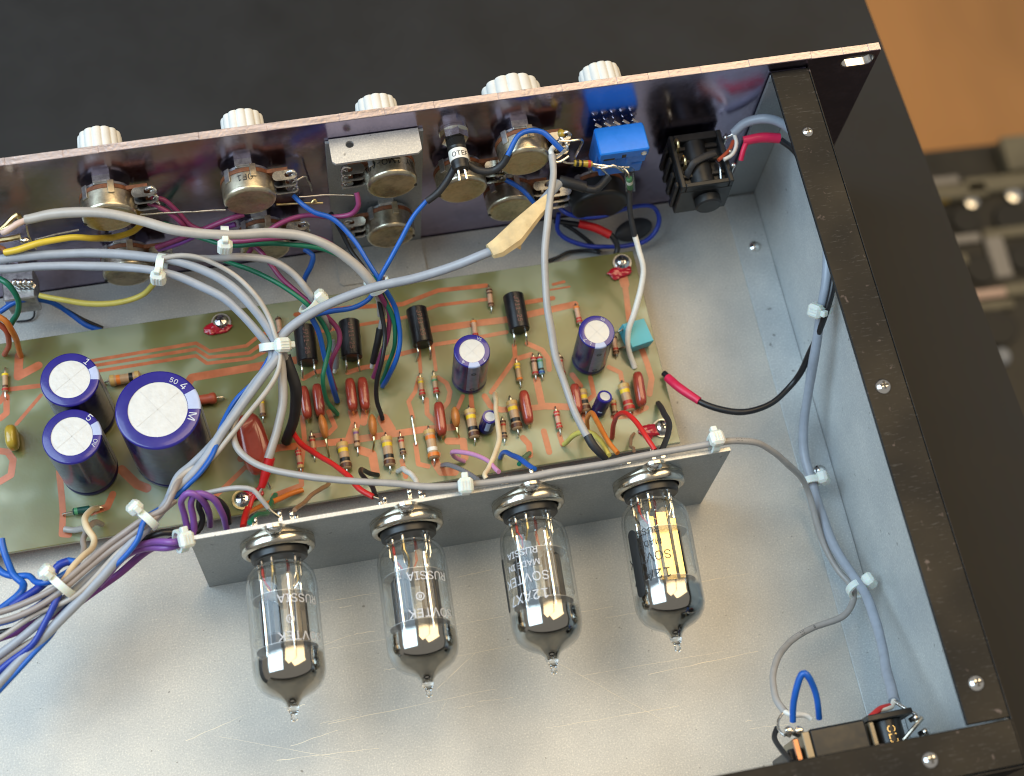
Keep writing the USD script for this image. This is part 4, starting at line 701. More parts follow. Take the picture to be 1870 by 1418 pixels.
wire('bluish cable leaving the jack, slipping under the black lip and down the side wall', 'bluegrey', [(1340, 243, 50), (1362, 224, 54), (1395, 217, 57), (1425, 225, 57), (1460, 255, 54), (1488, 320, 56), (1506, 400, 57), (1512, 470, 55), (1509, 520, 52), (1499, 570, 46), (1489, 640, 36), (1477, 710, 22), (1468, 780, 11), (1470, 830, 7), (1484, 880, 7), (1497, 930, 8), (1522, 995, 10), (1556, 1050, 14), (1580, 1085, 18), (1600, 1140, 24), (1616, 1210, 32), (1632, 1280, 40)], 3.05, 'cable', ends=[('white_core', 'white', [(1340, 244, 50), (1345, 262, 50.5), (1338, 282, 51), (1322, 292, 51)], 1.25), ('red_core', 'rust', [(1339, 258, 50), (1332, 274, 50.5), (1312, 293, 51)], 1.25), ('screen', 'solder', [(1340, 244, 50), (1330, 250, 49), (1326, 246, 48)], 1.0), ('rear_core', 'white', [(1632, 1279, 40), (1628, 1291, 42), (1600, 1300, 46), (1584, 1316, 48)], 1.5), ('rear_red_core', 'red', [(1624, 1290, 42), (1606, 1296, 45), (1590, 1310, 48)], 1.8), ('rear_screen', 'solder', [(1634, 1282, 41), (1660, 1298, 44), (1684, 1312, 46)], 1.1)], category='cable')
wire('black cable with crimson sleeved end looping from the board to the side wall', 'blackw', [(1212, 682, 12), (1240, 706, 15), (1275, 731, 17), (1315, 748, 18), (1360, 752, 19), (1410, 735, 20), (1450, 698, 22), (1481, 640, 34), (1503, 585, 46), (1518, 530, 53), (1524, 470, 55), (1510, 380, 56), (1475, 310, 50), (1450, 275, 53), (1425, 256, 54)], 2.05, 'cable', ends=[('crimson_sleeve', 'crimson', [(1219, 690, 13), (1240, 708, 15.4), (1277, 733, 17.4)], [3.0, 3.0, 2.6]), ('upper_crimson_sleeve', 'crimson', [(1424, 253, 54), (1390, 252, 54), (1358, 258, 53)], [3.3, 3.3, 3.0]), ('red_core', 'crimson', [(1362, 262, 53), (1357, 276, 52), (1353, 293, 50)], 1.7)], category='cable')
# thin wires
wire('green wire between the crossing and the left tie', 'green', [(300, 408, 40), (360, 432, 44), (430, 448, 47), (508, 445, 49), (585, 452, 49), (637, 476, 48), (685, 511, 45), (700, 540, 40), (720, 590, 32), (722, 630, 26), (708, 668, 20), (697, 700, 11)], 1.5)
wire('green wire through the white tie to the board beside the red pair', 'green', [(390, 470, 40), (431, 483, 44), (503, 515, 45), (554, 550, 44), (572, 566, 42), (590, 592, 36), (602, 625, 32), (598, 655, 30), (591, 690, 28), (598, 729, 20), (616, 757, 11)], 1.5)
wire('magenta wire draped below the pale grey cable into the crossing', 'magenta', [(350, 414, 46), (418, 440, 50), (495, 436, 52), (560, 431, 52), (598, 444, 51), (632, 472, 49), (665, 508, 46), (692, 535, 42), (712, 570, 34), (708, 615, 28), (694, 650, 22), (682, 690, 13)], 1.6)
wire('magenta wire looping from the pot under the metal bracket', 'magenta', [(651, 352, 58), (655, 372, 56), (642, 391, 52), (611, 396, 50), (560, 394, 50), (529, 401, 50), (500, 416, 49), (470, 440, 46), (450, 470, 40)], 1.6)
wire('magenta wire leaving the left pot, upper of two', 'magenta', [(270, 364, 58), (300, 364, 58), (325, 385, 54), (350, 412, 50), (400, 432, 47), (465, 450, 46), (488, 474, 46), (513, 507, 45), (545, 535, 44), (572, 556, 42), (598, 578, 36), (619, 604, 32), (621, 625, 30), (606, 655, 26), (602, 680, 20), (612, 712, 11)], 1.6)
wire('magenta wire leaving the left pot, lower of two', 'magenta', [(270, 371, 58), (296, 382, 57), (330, 407, 53), (342, 420, 48)], 1.6)
wire('dark magenta wire rising from the low left pot to the next pot', 'magenta', [(286, 452, 36), (330, 436, 42), (372, 420, 48), (420, 400, 52), (445, 392, 52)], 1.7)
wire('second dark magenta wire from the low left pot', 'purple', [(290, 456, 34), (335, 442, 40), (380, 424, 45), (430, 410, 48)], 1.6)
wire('blue wire from the second pot crossing down to the bundle', 'blue', [(536, 358, 54), (552, 374, 54), (575, 390, 53), (603, 400, 52), (632, 425, 50), (662, 463, 48), (690, 508, 45), (703, 530, 42), (721, 563, 36), (731, 612, 30), (726, 648, 26), (710, 682, 20), (699, 706, 11)], 1.6)
wire('blue wire with a black sleeved end hanging from the lamp holder', 'blue', [(782, 364, 58), (762, 388, 56), (738, 427, 53), (714, 470, 50), (694, 506, 46), (684, 530, 42), (674, 546, 42), (644, 563, 42), (605, 570, 43), (567, 576, 43), (539, 586, 43), (516, 606, 43), (503, 628, 43), (470, 690, 42), (432, 728, 41), (405, 778, 44), (388, 830, 47), (366, 862, 48), (345, 884, 48), (300, 925, 46), (262, 950, 49), (250, 985, 49), (222, 1022, 46), (190, 1052, 42), (120, 1110, 40), (92, 1160, 40), (62, 1195, 40), (20, 1240, 38), (-40, 1305, 37)], 1.55, ends=[('black_sleeve', 'sleeve', [(780, 368, 58), (800, 352, 60), (820, 325, 62), (833, 298, 65)], 2.2)])
wire('blue wire with a black sleeved end arching over the top pot', 'blue', [(927, 285, 69), (935, 268, 70), (950, 248, 71), (968, 240, 71), (990, 242, 71), (1008, 256, 70), (1026, 274, 68)], 1.7, ends=[('black_sleeve', 'sleeve', [(930, 280, 69), (918, 300, 66), (900, 312, 64), (875, 312, 64), (850, 298, 65)], 2.3)])
wire('blue wire from the tie to the board left of the green wire', 'blue', [(560, 566, 42), (571, 584, 40), (582, 612, 36), (595, 665, 28), (605, 701, 22), (616, 733, 11)], 1.7)
wire('short blue wire hanging under the low second pot', 'blue', [(556, 456, 30), (571, 466, 30), (568, 482, 28), (557, 505, 24), (554, 522, 18)], 1.7)
wire('black wire ending loose on the board below the bundle', 'blackw', [(604, 390, 40), (625, 425, 42), (655, 480, 44), (684, 525, 42), (695, 560, 36), (701, 600, 32), (700, 650, 28), (690, 695, 22), (689, 730, 16), (699, 767, 11)], 1.5)
wire('grey sleeve with white ends hidden in the wire bundle', 'sleeve', [(694, 600, 26), (690, 625, 23), (684, 650, 18), (681, 662, 15)], 2.2, ends=[('white_end', 'white', [(681, 660, 15), (679, 671, 12)], 1.4), ('pale_end', 'lightgrey', [(697, 585, 28), (694, 602, 26)], 1.5)])
wire('small sleeved stub between the two left relays', 'darkgrey', [(607, 622, 22), (612, 650, 18), (613, 672, 14)], 2.0, ends=[('white_end', 'white', [(613, 670, 14), (611, 680, 11)], 1.2)])
wire('white wire dropping past the turquoise box to the board', 'white', [(1159, 430, 34), (1166, 455, 32), (1175, 490, 29), (1172, 520, 26), (1159, 570, 21), (1147, 610, 17), (1149, 640, 14), (1159, 672, 10)], 1.95, ends=[('black_sleeve', 'sleeve', [(1149, 348, 44), (1151, 390, 39), (1159, 432, 34)], 1.8)])
wire('blue wire coiled under the blue switch', 'royal', [(1022, 380, 20), (1035, 390, 20), (1060, 396, 19), (1100, 393, 18), (1140, 383, 17), (1175, 376, 16), (1195, 380, 14), (1205, 398, 11), (1200, 420, 8), (1180, 440, 6), (1150, 450, 5), (1110, 453, 5), (1070, 449, 6), (1035, 436, 9), (1019, 420, 12), (1020, 390, 18)], 1.6)
wire('crimson sleeved black wire lying under the blue coil', 'blackw', [(1012, 404, 14), (1040, 408, 13), (1075, 414, 12), (1110, 426, 12), (1122, 438, 11), (1128, 455, 9), (1122, 470, 8)], 2.0, ends=[('crimson_sleeve', 'red_sleeve', [(1057, 409, 13), (1085, 416, 12.4), (1115, 430, 12)], 3.0)])
wire('black wire lying on the tray behind the board corner', 'blackw', [(1030, 410, 12), (1055, 425, 9), (1080, 445, 5), (1096, 462, 3)], 1.5)
wire('thin black wire along the back edge of the board', 'blackw', [(1096, 462, 3), (1070, 458, 2), (1040, 460, 2), (1015, 472, 2), (990, 480, 2)], 1.2)
wire('blue wire slipping behind the masking tape', 'blue', [(918, 326, 44), (935, 335, 44), (955, 350, 42), (972, 370, 40), (985, 392, 34)], 1.6)
wire('yellow wire curling from the left border behind a pot', 'yellow', [(8, 462, 60), (35, 456, 61), (80, 442, 62), (130, 434, 61), (165, 436, 58), (210, 432, 46), (240, 424, 42), (262, 408, 38)], 2.0)
wire('yellow wire sagging from the chrome switch to the tied cables', 'paleyellow', [(72, 540, 24), (110, 548, 24), (170, 556, 24), (230, 550, 25), (262, 538, 27), (282, 520, 32), (292, 505, 40)], 1.9)
wire('blue wire lying on the tray behind the board at the left', 'blue', [(0, 570, 20), (28, 552, 22), (60, 548, 20), (100, 556, 14), (130, 575, 9), (160, 596, 6), (185, 604, 5)], 1.7)
wire('black wire beside the blue one behind the board at the left', 'blackw', [(40, 550, 20), (70, 545, 18), (110, 563, 10), (150, 582, 6), (188, 600, 4)], 1.4)
wire('green wire curling past the chrome switch', 'green', [(-8, 506, 40), (15, 520, 40), (32, 545, 36), (32, 570, 30), (20, 592, 24)], 1.9)
wire('orange wire entering the board at the left border', 'orange', [(-10, 575, 34), (8, 585, 33), (22, 605, 28), (32, 630, 18), (38, 650, 10.5)], 1.9)
wire('rust coloured wire beside the orange one', 'rust', [(-8, 588, 30), (10, 602, 28), (16, 625, 20), (8, 648, 11)], 1.8)
# rear of the tube sockets
G2 = 'short wires between the board and the tube sockets'
wire('orange wire rising over the thick resistor to the right tube socket', 'orange', [(1073, 788, 11), (1073, 762, 22), (1078, 753, 26), (1090, 770, 32), (1110, 803, 40), (1128, 828, 43)], 1.6, group=G2)
wire('red wire arching from the board to the right tube socket', 'red', [(1118, 799, 11), (1120, 775, 22), (1126, 758, 30), (1138, 754, 34), (1155, 766, 38), (1180, 800, 42), (1196, 822, 43)], 1.6, group=G2)
wire('yellow wire passing under the black sleeved cable end', 'paleyellow', [(1030, 812, 11), (1045, 798, 17), (1062, 789, 22), (1080, 790, 28), (1098, 805, 36), (1112, 832, 41)], 1.7, group=G2)
wire('black wire bowing past the front right board screw', 'sleeve', [(1202, 737, 11), (1210, 752, 19), (1222, 770, 26), (1221, 792, 32), (1212, 815, 38), (1206, 828, 40)], 1.9, group=G2)
wire('cream wire standing tall beside the tiny blue capacitor', 'cream', [(904, 720, 12), (905, 738, 20), (909, 765, 26), (911, 800, 32), (904, 832, 37), (892, 856, 40), (885, 868, 42), (888, 874, 42)], 1.6, group=G2)
wire('pink wire bent over beside the grey one', 'pink', [(848, 843, 11), (830, 834, 15), (827, 827, 20), (838, 825, 24), (862, 830, 30), (888, 842, 36), (911, 862, 42)], 1.45, group=G2)
wire('grey wire lowest on the board at the bracket middle', 'darkgrey', [(808, 850, 11), (820, 850, 18), (845, 860, 28), (872, 876, 40)], 1.5, group=G2)
wire('blue wire from the board to the third tube socket', 'blue', [(914, 836, 11), (918, 828, 18), (930, 828, 24), (952, 842, 34), (976, 857, 42)], 1.65, group=G2)
wire('short green wire behind the blue one', 'green', [(967, 828, 11), (960, 832, 18), (953, 840, 26), (948, 848, 34)], 1.5, group=G2)
wire('white wire bent from the board to the second tube socket', 'white', [(727, 861, 11), (736, 858, 20), (748, 862, 28), (757, 875, 36), (762, 886, 42)], 1.7, group=G2)
wire('black wire folded behind the cable above the second tube socket', 'blackw', [(690, 868, 11), (676, 865, 15), (662, 858, 20), (659, 864, 26), (670, 876, 32), (680, 892, 38), (686, 906, 42)], 1.5, group=G2)
wire('brown wire slanting to the left tube socket', 'brownw', [(600, 884, 12), (590, 892, 18), (570, 905, 26), (550, 922, 34), (538, 932, 40)], 1.4, group=G2)
wire('orange wire lying low beside the ring terminal', 'orange', [(553, 895, 11.5), (530, 903, 13), (505, 914, 16), (480, 924, 20), (460, 933, 28), (450, 940, 32)], 1.7, group=G2)
wire('short green wire by the left tube socket', 'green', [(503, 904, 11), (496, 916, 16), (494, 924, 20), (488, 936, 30), (470, 943, 38), (456, 955, 42)], 1.7, group=G2)
wire('grey printed cable ending on the left tube socket', 'lightgrey', [(330, 905, 40), (360, 902, 43), (400, 897, 46), (440, 892, 48), (462, 895, 48), (475, 910, 47), (490, 928, 45)], 1.5, ends=[('bare_end', 'lead', [(488, 926, 45), (498, 936, 44), (510, 944, 43)], .9)])
wire('thin brown wire stub by the right red wire', 'brownw', [(1158, 792, 11), (1153, 800, 14), (1153, 812, 22), (1158, 824, 34)], 1.1, group=G2)
# lower left bundle
wire('violet wire looping up beside the bracket end, outer of the loop', 'violet', [(190, 1060, 36), (235, 1005, 40), (275, 990, 44), (318, 990, 48), (342, 978, 40), (338, 945, 44), (332, 915, 50), (344, 900, 53), (360, 905, 52), (378, 925, 46), (384, 960, 36)], 2.0)
wire('violet wire looping up beside the bracket end, inner of the loop', 'violet', [(180, 1070, 35), (230, 1016, 38), (270, 1002, 42), (312, 1000, 45), (350, 980, 40), (352, 948, 44), (348, 918, 49), (358, 902, 52), (385, 910, 50), (405, 935, 44), (414, 965, 36)], 2.0)
wire('black wire twisted with the violet loop', 'blackw', [(185, 1052, 33), (240, 1000, 38), (292, 975, 44), (330, 973, 42), (360, 970, 40), (369, 950, 42), (362, 925, 47), (366, 908, 50), (392, 912, 48), (412, 930, 44), (418, 955, 38)], 1.9)
wire('purple wire showing at the lower edge of the left bundle', 'purple', [(318, 985, 42), (268, 1008, 34), (222, 1045, 32), (175, 1078, 32), (130, 1108, 34), (80, 1132, 36), (30, 1155, 36), (-20, 1172, 36)], 2.2, group=G1)
wire('warm grey wire on top of the left bundle', 'warmgrey', [(330, 872, 46), (316, 900, 50), (300, 928, 49), (255, 952, 48), (205, 990, 46), (150, 1035, 46), (110, 1068, 46), (60, 1095, 44), (0, 1118, 42), (-20, 1125, 42)], 1.9, group=G1)
wire('second warm grey wire on top of the left bundle', 'warmgrey', [(320, 915, 46), (280, 948, 48), (230, 985, 46), (172, 1030, 45), (122, 1072, 45), (70, 1108, 44), (20, 1130, 43), (-20, 1140, 42)], 1.8, group=G1)
wire('cream and grey twisted wire dropping off the board into the bundle', 'cream', [(178, 928, 11), (165, 932, 18), (156, 948, 24), (160, 966, 28), (172, 985, 30), (168, 1000, 33), (150, 1016, 37), (128, 1040, 40), (105, 1075, 42), (80, 1105, 40), (40, 1122, 38)], 2.0)
wire('grey wire twisted with the cream one', 'warmgrey', [(186, 958, 12), (175, 955, 18), (162, 965, 24), (152, 985, 27), (154, 1000, 30), (150, 1015, 33)], 1.8)
wire('flat grey wire stub lying on the board edge', 'grey', [(118, 967, 11), (135, 969, 12), (152, 966, 16), (158, 975, 22)], 1.9)
wire('blue wire pair arriving from the left border, upper', 'blue', [(2, 985, 36), (10, 1015, 36), (25, 1050, 37), (45, 1070, 38), (38, 1085, 40), (20, 1100, 40), (-10, 1120, 40)], 2.2, group=G1)
wire('blue wire crossing from the left pair into the tie', 'blue', [(-10, 1032, 34), (8, 1048, 35), (28, 1054, 36), (55, 1053, 38), (68, 1064, 40), (90, 1062, 42), (140, 1030, 38), (125, 1024, 38), (105, 1032, 38)], 2.0, group=G1)
wire('navy wire tucked behind the left tie', 'royal', [(140, 1030, 36), (122, 1026, 38), (104, 1036, 38), (96, 1050, 38), (70, 1075, 40), (20, 1108, 40)], 2.4, group=G1)
wire('blue wire on the lower side of the left bundle', 'royal', [(108, 1085, 44), (96, 1112, 44), (80, 1142, 43), (62, 1172, 42), (42, 1192, 40), (10, 1218, 38), (-40, 1262, 37)], 2.0, group=G1)
wire('royal blue wire inside the left bundle', 'blue', [(-20, 1143, 41), (20, 1132, 42), (60, 1112, 42), (100, 1085, 42)], 2.0, group=G1)
wire('dark wire under the left bundle', 'blackw', [(250, 995, 30), (190, 1040, 30), (120, 1100, 30), (60, 1140, 32), (-20, 1160, 32)], 2.0, group=G1)
wire('grey cable lowest in the left bundle', 'grey', [(175, 1068, 38), (128, 1108, 39), (100, 1140, 40), (70, 1165, 38), (20, 1195, 37), (-20, 1225, 36)], 2.2, 'cable', G1, category='cable')
# pot links
wire('bare link wire between the left pot and the second pot', 'lead', [(256, 392, 57), (330, 388, 57), (412, 384, 57)], .7, 'link_wire')
wire('bare link wire from the left terminal to the first pot', 'lead', [(64, 438, 58), (100, 430, 58), (144, 420, 58)], .7, 'link_wire')
wire('bare link wire between the second pot and the bracket pot', 'lead', [(546, 360, 55), (590, 358, 55), (646, 357, 55)], .6, 'link_wire')
wire('brass coloured link wire with a solder bead beside the second pot', 'gold', [(505, 374, 52), (545, 373, 52), (590, 371, 52)], .8, 'link_wire', ends=[('bead', 'gold', [(570, 371, 52.4), (574, 365, 53), (577, 369, 52.4)], 1.3)])
wire('bent bare lead sticking out of the second pot', 'lead', [(530, 338, 58), (545, 328, 58), (557, 322, 58), (562, 330, 52), (570, 352, 40)], .7, 'link_wire')
# blue loop and rear connectors
wire('blue wire standing up as a pointed loop over the rear sockets', 'blue', [(1448, 1318, 46), (1449, 1290, 49), (1456, 1254, 53), (1463, 1234, 55), (1469, 1231, 55.5), (1476, 1238, 55), (1487, 1262, 52), (1494, 1292, 49), (1496, 1312, 46)], 1.9)
# ------------------------------------------------------------------ cable ties
def tie(c, along, r, headdir, label, rx=None, tail=None, hs=(4.6, 4.4, 3.4)):
    c, t = np.array(c, float), unit(along); a = unit(np.array(headdir, float) - t * (np.array(headdir) @ t)); b = np.cross(t, a); rx = rx or r
    th = np.linspace(0, 2 * np.pi, 40, endpoint=False); v = []
    for dr, dw in ((0, -1.15), (.9, -1.15), (.9, 1.15), (0, 1.15)):
        v.append(c + ((r + dr) * np.cos(th))[:, None] * a + ((rx + dr) * np.sin(th))[:, None] * b + t * dw)
    v = np.vstack(v); f = []
    for k in range(4):
        for j in range(40):
            p, q = k * 40 + j, k * 40 + (j + 1) % 40; s, u_ = ((k + 1) % 4) * 40 + j, ((k + 1) % 4) * 40 + (j + 1) % 40; f += [(p, q, u_), (p, u_, s)]
    R = np.stack([b, t, a], 1); hc = c + a * (r + hs[2] / 2 + .2)
    P = [('strap', trimesh.Trimesh(v, f, process=False), M['nylon']), ('head', cbox(hs, hc, R, .8), M['nylon'])]
    P.append(('ridge', cat([cbox((hs[0] * .55, .28, .25), hc + R @ V(0, dy, hs[2] / 2 + .05), R, .05) for dy in (-.9, 0, .9)]), M['nylon']))
    P.append(('tail', cbox((hs[0] * .5, 1.9, 2.2), hc + R @ V(-hs[0] * .5 - .4, 0, -.2), R, .25), M['nylon']))
    thing('cable_tie', label, 'cable tie', P, loc=c, group='white nylon cable ties')
def D(p, q): return at(*q[:2], z=q[2]) - at(*p[:2], z=p[2])
tie(at(295, 486, z=56), D((250, 480, 57), (340, 490, 57)), 2.9, (-.15, -1, .25), 'cable tie around the pair of bluish cables at the left')
tie(at(410, 432, z=62), D((370, 428, 65), (450, 430, 63)), 2.2, (.0, -1, .2), 'cable tie hanging on the pale grey cable above the left pair')
tie(at(566, 560, z=43), D((545, 535, 45), (590, 582, 38)), 2.7, (1, .45, .5), 'cable tie gathering green and magenta wires above the left relay')
tie(at(692, 522, z=44), D((670, 495, 47), (705, 548, 39)), 2.9, (-.35, .6, -.5), 'cable tie half hidden below the crossing grey cable')
tie(at(503, 634, z=44), D((495, 610, 47), (500, 665, 44)), 3.2, (.45, -.1, .9), 'cable tie at the knot where all pale cables meet', rx=4.2)
tie(at(849, 889, z=51), D((800, 890, 52), (900, 881, 52)), 1.7, (0, -.25, 1), 'cable tie on the bracket rim between the second and third tubes')
tie(at(1303, 811, z=51), D((1280, 815, 52), (1330, 806, 51)), 1.7, (0, .1, 1), 'cable tie at the right end of the bracket rim')
tie(at(1502, 563, z=47), D((1507, 530, 51), (1491, 620, 39)), 2.2, (-.75, -.1, .8), 'cable tie on the bluish cable high on the side wall')
tie(at(1481, 880, z=7.5), D((1472, 840, 7), (1492, 920, 8)), 2.4, (.9, .1, .6), 'cable tie joining two cables beside a rivet', rx=2.2)
tie(at(1566, 1076, z=14), D((1550, 1045, 14), (1585, 1100, 20)), 2.6, (.9, .15, .6), 'cable tie joining two cables lowest on the side wall')
tie(at(268, 948, z=46), D((300, 920, 46), (232, 992, 45)), 3.0, (-.85, .5, .6), 'cable tie on the left bundle nearest the violet loop', rx=3.6)
tie(at(112, 1068, z=43), D((150, 1030, 44), (80, 1105, 42)), 3.8, (-.8, .5, .6), 'cable tie on the left bundle nearest the left border', rx=4.6)
tie(at(330, 988, z=46), D((290, 990, 46), (350, 975, 42)), 2.6, (.2, -.3, .9), 'cable tie clamping the violet wires to the bracket corner')
# ------------------------------------------------------------------ leads, resistors and sleeves around the blue switch
c = at(1068, 299, z=62)
def free_part(name, label, catg, P, **k): thing(name, label, catg, P, **k)
a, b = at(1046, 298, z=62), at(1080, 300, z=61); u = unit(b - a)
free_part('resistor', 'small resistor floating left of the blue switch with a red band', 'resistor', [('body', lathe([(0, .3), (.9, .4), (1.15, 1), (1.15, 2), (1., 2.6), (1., 4), (1.15, 4.6), (1.15, 5.6), (.9, 6.2), (0, 6.3)], a, u, 20), M['olive'], {'smooth': 60}), ('colour_band', lathe([(0, .9), (1.2, .9), (1.2, 1.8), (0, 1.8)], a, u, 20), M['b_black']), ('colour_band', lathe([(0, 2.6), (1.06, 2.6), (1.06, 3.2), (0, 3.2)], a, u, 20), M['b_black']), ('colour_band', lathe([(0, 4.7), (1.2, 4.7), (1.2, 5.6), (0, 5.6)], a, u, 20), M['b_red']),
    ('lead', tube([a + u * 6, at(1095, 302, z=61), at(1125, 305, z=60), at(1148, 306, z=58)], .4, 7), M['solder']), ('lead', tube([a + u * .4, at(1036, 298, z=62), at(1028, 296, z=62)], .35, 7), M['lead']), ('twisted_lead', tube([at(1083, 302, z=60), at(1100, 308, z=60.5), at(1120, 303, z=61), at(1140, 314, z=58)], .45, 7), M['solder'])])
a, b = at(1149, 325, z=58), at(1152, 350, z=50)
free_part('sleeved_diode', 'green banded diode inside a clear plastic sleeve hanging below the blue switch', 'diode', [('clear_sleeve', lathe([(1.75, 0), (1.75, 8), (1.6, 8.2), (1.5, 8), (1.5, 0), (1.75, 0)], at(1149, 312, z=60), at(1152, 352, z=51) - at(1149, 312, z=60), 20), M['clear']), ('body', cyl(a, at(1151, 345, z=53), 1.0, 14, .25), M['b_green']), ('band', cyl(a * .75 + at(1151, 345, z=53) * .25, a * .5 + at(1151, 345, z=53) * .5, 1.04, 14), M['b_white']), ('lead', tube([at(1140, 308, z=59), at(1147, 316, z=59), a], .35, 7), M['lead'])])
wire('fat black heat shrink sleeve lying under the blue switch', 'sleeve', [(1022, 330, 52), (1045, 336, 52), (1068, 342, 51)], 3.6, 'sleeve', ends=[('thin_sleeve', 'sleeve', [(1066, 343, 51), (1085, 347, 51), (1100, 336, 51), (1112, 322, 52)], 2.6), ('bare_end', 'solder', [(1112, 322, 52), (1098, 308, 56), (1090, 302, 58)], .8)], category='sleeve')
free_part('solder_cluster', 'tangle of soldered bare leads beside the arched blue wire', 'solder joint', [('loop', tube([at(1014, 290, z=64), at(1026, 280, z=65), at(1036, 268, z=66), at(1030, 256, z=67), at(1024, 252, z=67), at(1020, 262, z=66), at(1024, 276, z=65)], .55, 8), M['solder']), ('lead', tube([at(1024, 258, z=67), at(1040, 258, z=67), at(1058, 255, z=66), at(1064, 258, z=64), at(1056, 276, z=60), at(1050, 288, z=60)], .4, 7), M['lead']), ('bead', blob(at(1020, 262, z=66), (1.3, 1.1, 1.2), 4, .3), M['solder']), ('yellow_body', ell(at(1025, 244, z=66), (1.2, 1.5, 1.2)), M['olive']), ('lead', tube([at(1012, 296, z=64), at(1022, 296, z=64), at(1038, 286, z=64)], .45, 7), M['lead'])])
free_part('rubber_cap', 'dark oval rubber cap lying on the tray under the blue coil', 'cap', (ell(at(1157, 420, z=3), (7.0, 3.8, 2.2), 3, frame(V(.1, -.5, 1))), M['sleeve'], True))
# terminals at the left border
free_part('terminal_strip', 'brass and solder terminals at the left border under the pale cable end', 'terminal', [('lug', tube([at(-6, 425, z=62), at(10, 412, z=64), at(30, 393, z=66), at(36, 398, z=64)], .8, 8), M['gold']), ('lug', tube([at(-6, 440, z=60), at(20, 436, z=60), at(38, 432, z=60)], .9, 8), M['gold']), ('bead', blob(at(46, 440, z=60), (1.6, 1.1, 1.3), 9, .3), M['solder']), ('lug', tube([at(-5, 452, z=58), at(6, 455, z=60), at(10, 462, z=60)], .8, 8), M['brown']), ('thin_lead', tube([at(48, 412, z=60), at(52, 430, z=56), at(66, 455, z=48)], .3, 6), M['lead'])])
sw = at(38, 528, z=20)
free_part('toggle_switch', 'small chrome bodied switch under the tied cables at the left border', 'switch', [('body', span(sw[0] - 5, sw[0] + 5, -14, -3, 14, 24, .4), M['zinc']), ('bushing', cyl((sw[0], -.05, 19), (sw[0], -3.2, 19), 3.2, 16), M['chrome'])] + [('terminal', cat(cbox((1.4, 3.4, .6), at(28 + 9 * k, 518, z=26) + V(0, 0, -.6), frame((.3, -.2, 1)), .1), blob(at(28 + 9 * k, 516, z=27), (1.2, 1.1, 1.0), 60 + k, .35, 2)), M['solder']) for k in range(4)])
wire('thin dark bracket wire lying on the tray below the chrome switch', 'blackw', [(62, 548, 2), (62, 578, 1), (56, 584, 1), (30, 588, 1)], .7)
# ------------------------------------------------------------------ rear sockets
M['dull'] = mat('dull_brass', (.34, .28, .19), .5, .6)
def rear_socket():
    P = []
    x0, x1 = at(1478, 1340, z=52)[0], at(1583, 1330, z=52)[0]; yt = at(1530, 1322, z=52)[1]
    P.append(('black_body', span(x0, x1, -215.7, yt, 28, 52, .6), M['jackblack'])); P.append(('side_strip', span(x0 - 2.2, x0 - .1, -215.7, yt - .5, 30, 52.4, .2), M['dull']))
    P.append(('yellow_mark', span(-57, -53, yt - 13.2, yt - 11.9, 52.02, 52.2, .03), M['paleyellow']))
    P.append(('copper_contact', cbox((1.8, 8, 1.2), at(1458, 1376, z=52), None, .3), mat('copper_tab', (.42, .20, .11), .3, .9))); P.append(('dark_slot', span(x0 - 6.6, x0 - 2.4, -215.7, yt - 4, 30, 50, .4), M['black']))
    for k in range(2): P.append(('terminal', cat(cbox((2.2, 1.0, 3.4), at(1440 + 16 * k, 1338, z=51), frame((.2, .3, 1)), .2), blob(at(1441 + 18 * k, 1334, z=52), (1.3, 1.1, .9), 70 + k, .3, 2)), M['solder']))
    return P
thing('rear_connector', 'black box connector against the rear lip with a yellow mark', 'connector', rear_socket())
x0, x1 = at(1588, 1330, z=50)[0], at(1690, 1310, z=50)[0]; yt = at(1640, 1296, z=50)[1]; xm = (x0 + x1) / 2
P = [('end_wall', span(x0, x1 - 3, yt - 1.8, yt, 30, 50, .3), M['jackblack']), ('side_wall', span(x0, x0 + 1.6, -215.7, yt - 1.9, 30, 50, .3), M['dull']), ('base', span(x0 + 1.7, x1 - 3, -215.7, yt - 1.9, 30, 33, .3), M['black'])]
P.append(('barrel', cyl((xm - 1.6, yt - 2, 44), (xm - 1.6, -215.6, 44), 4.6, 28), M['jackbrown'] if 'jackbrown' in M else M['black']))
P.append(('lettering', wrap_text('CLIF', 2.3, 4.62, V(xm - 1.6, 0, 44), None, 0, 0, np.stack([V(0, -1, 0), V(1, 0, 0), V(0, 0, 1)], 1)) if False else place(meshkit.text_mesh('CLIF', 2.3, .1), (xm - 2.9, yt - 3.4, 48.45), np.array([[0, 1, 0], [-1, 0, 0], [0, 0, 1]], float)), M['gold'], {'smooth': False}))
for k in range(4): P.append(('contact', cat(cbox((1.4, 1.0, 3.6), (x1 - 3 + 1.5 * (k % 2), yt - 3 - 4.2 * k, 48.5), frame((.25, .1, 1)), .2), blob((x1 - 2.6 + 1.5 * (k % 2), yt - 3.2 - 4.2 * k, 50), (1.1, 1.2, .9), 80 + k, .35, 2)), M['solder']))
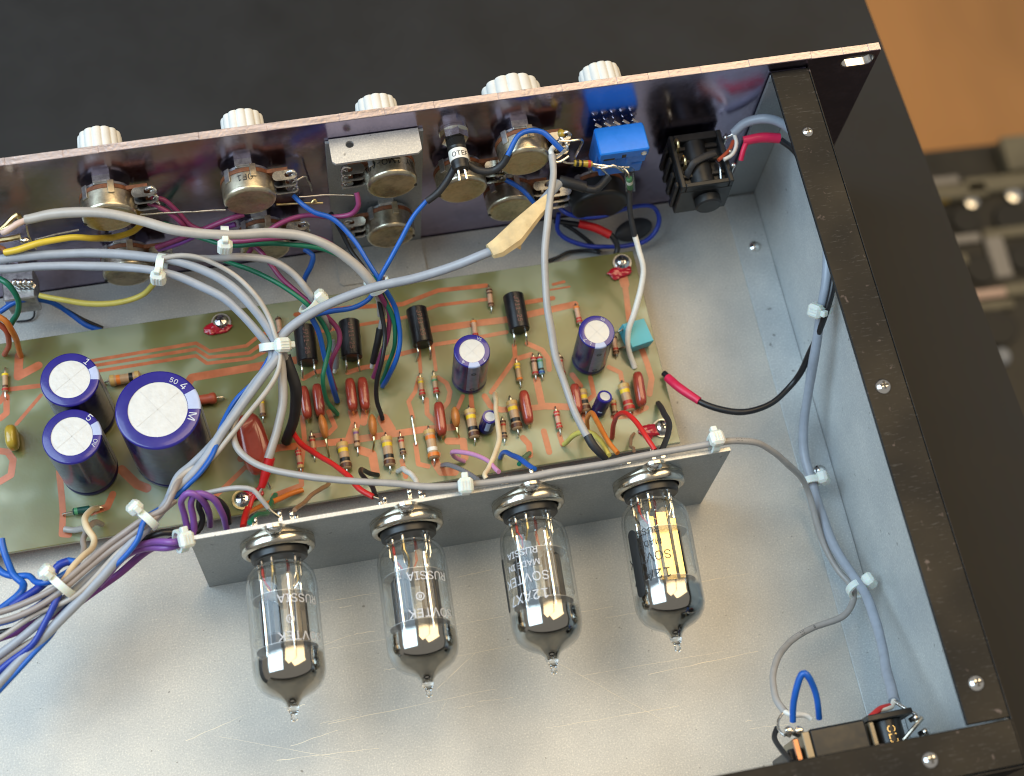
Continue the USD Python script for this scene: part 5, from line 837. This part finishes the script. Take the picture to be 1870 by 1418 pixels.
P.append(('bare_lead', tube([at(1684, 1312, z=50), at(1672, 1326, z=50), at(1650, 1352, z=49)], .6, 8), M['lead']))
thing('rear_jack', 'open black jack socket with lettered barrel at the rear corner', 'jack socket', P)
# ------------------------------------------------------------------ blurred rack unit beside the work surface
zr = -560.0
M['rackknob'] = mat('rack_knob', (.016, .016, .014), .5)
q0, q1 = at(1600, 285, z=zr), at(1900, 252, z=zr); ex = unit(q1 - q0); ey = unit(np.cross((0, 0, 1), ex)); Rr = np.stack([ex, ey, V(0, 0, 1)], 1)
W0 = lambda px, py, dz=0: at(px, py, z=zr + dz)
P = [('deck', cbox((640, 640, 38), q0 + ex * 240 - ey * 320 + V(0, 0, -19), Rr, 2), M['rackgrey'])]
for (px, py), (w, h, dz), mm in (((1745, 353), (34, 8, 8), 'ivory'), (((1840, 335)), (48, 9, 8), 'ivory'), (((1708, 360)), (14, 8, 6), 'olive'), (((1855, 285)), (16, 20, 14), 'ivory'), (((1760, 437)), (18, 5, 4), 'grey'), (((1838, 425)), (26, 6, 4), 'ivory'), (((1823, 470)), (10, 24, 4), 'grey'), (((1800, 538)), (22, 5, 5), 'peach'), (((1810, 560)), (24, 5, 5), 'ivory'), (((1866, 528)), (20, 7, 5), 'ivory'), (((1756, 475)), (6, 6, 5), 'ivory'), (((1722, 332)), (18, 5, 4), 'grey')):
    P.append(('label_block', cbox((w * 1.46, h * 1.46, dz), W0(px, py, dz / 2), Rr, 1.2), M[mm]))
for (px, py), r in (((1772, 372), 6), ((1848, 360), 7)): P.append(('chrome_stud', lathe([(0, 0), (r, 0), (r * .9, r * .7), (0, r)], W0(px, py), (0, 0, 1), 20), M['chrome']))
P.append(('chrome_stud', ell(W0(1830, 652, 6), (6, 7, 6), 2), M['bluegrey']))
for (px, py), r in (((1762, 405), 17), ((1845, 402), 20), ((1790, 495), 18), ((1820, 600), 22), ((1868, 475), 17)): P.append(('round_cap', cyl(W0(px, py), W0(px, py) + V(0, 0, 3.5), r * .7, 24, 1), M['rackknob']))
thing('rack_unit', 'out of focus dark rack unit with ivory strips beyond the work surface', 'rack unit', P)
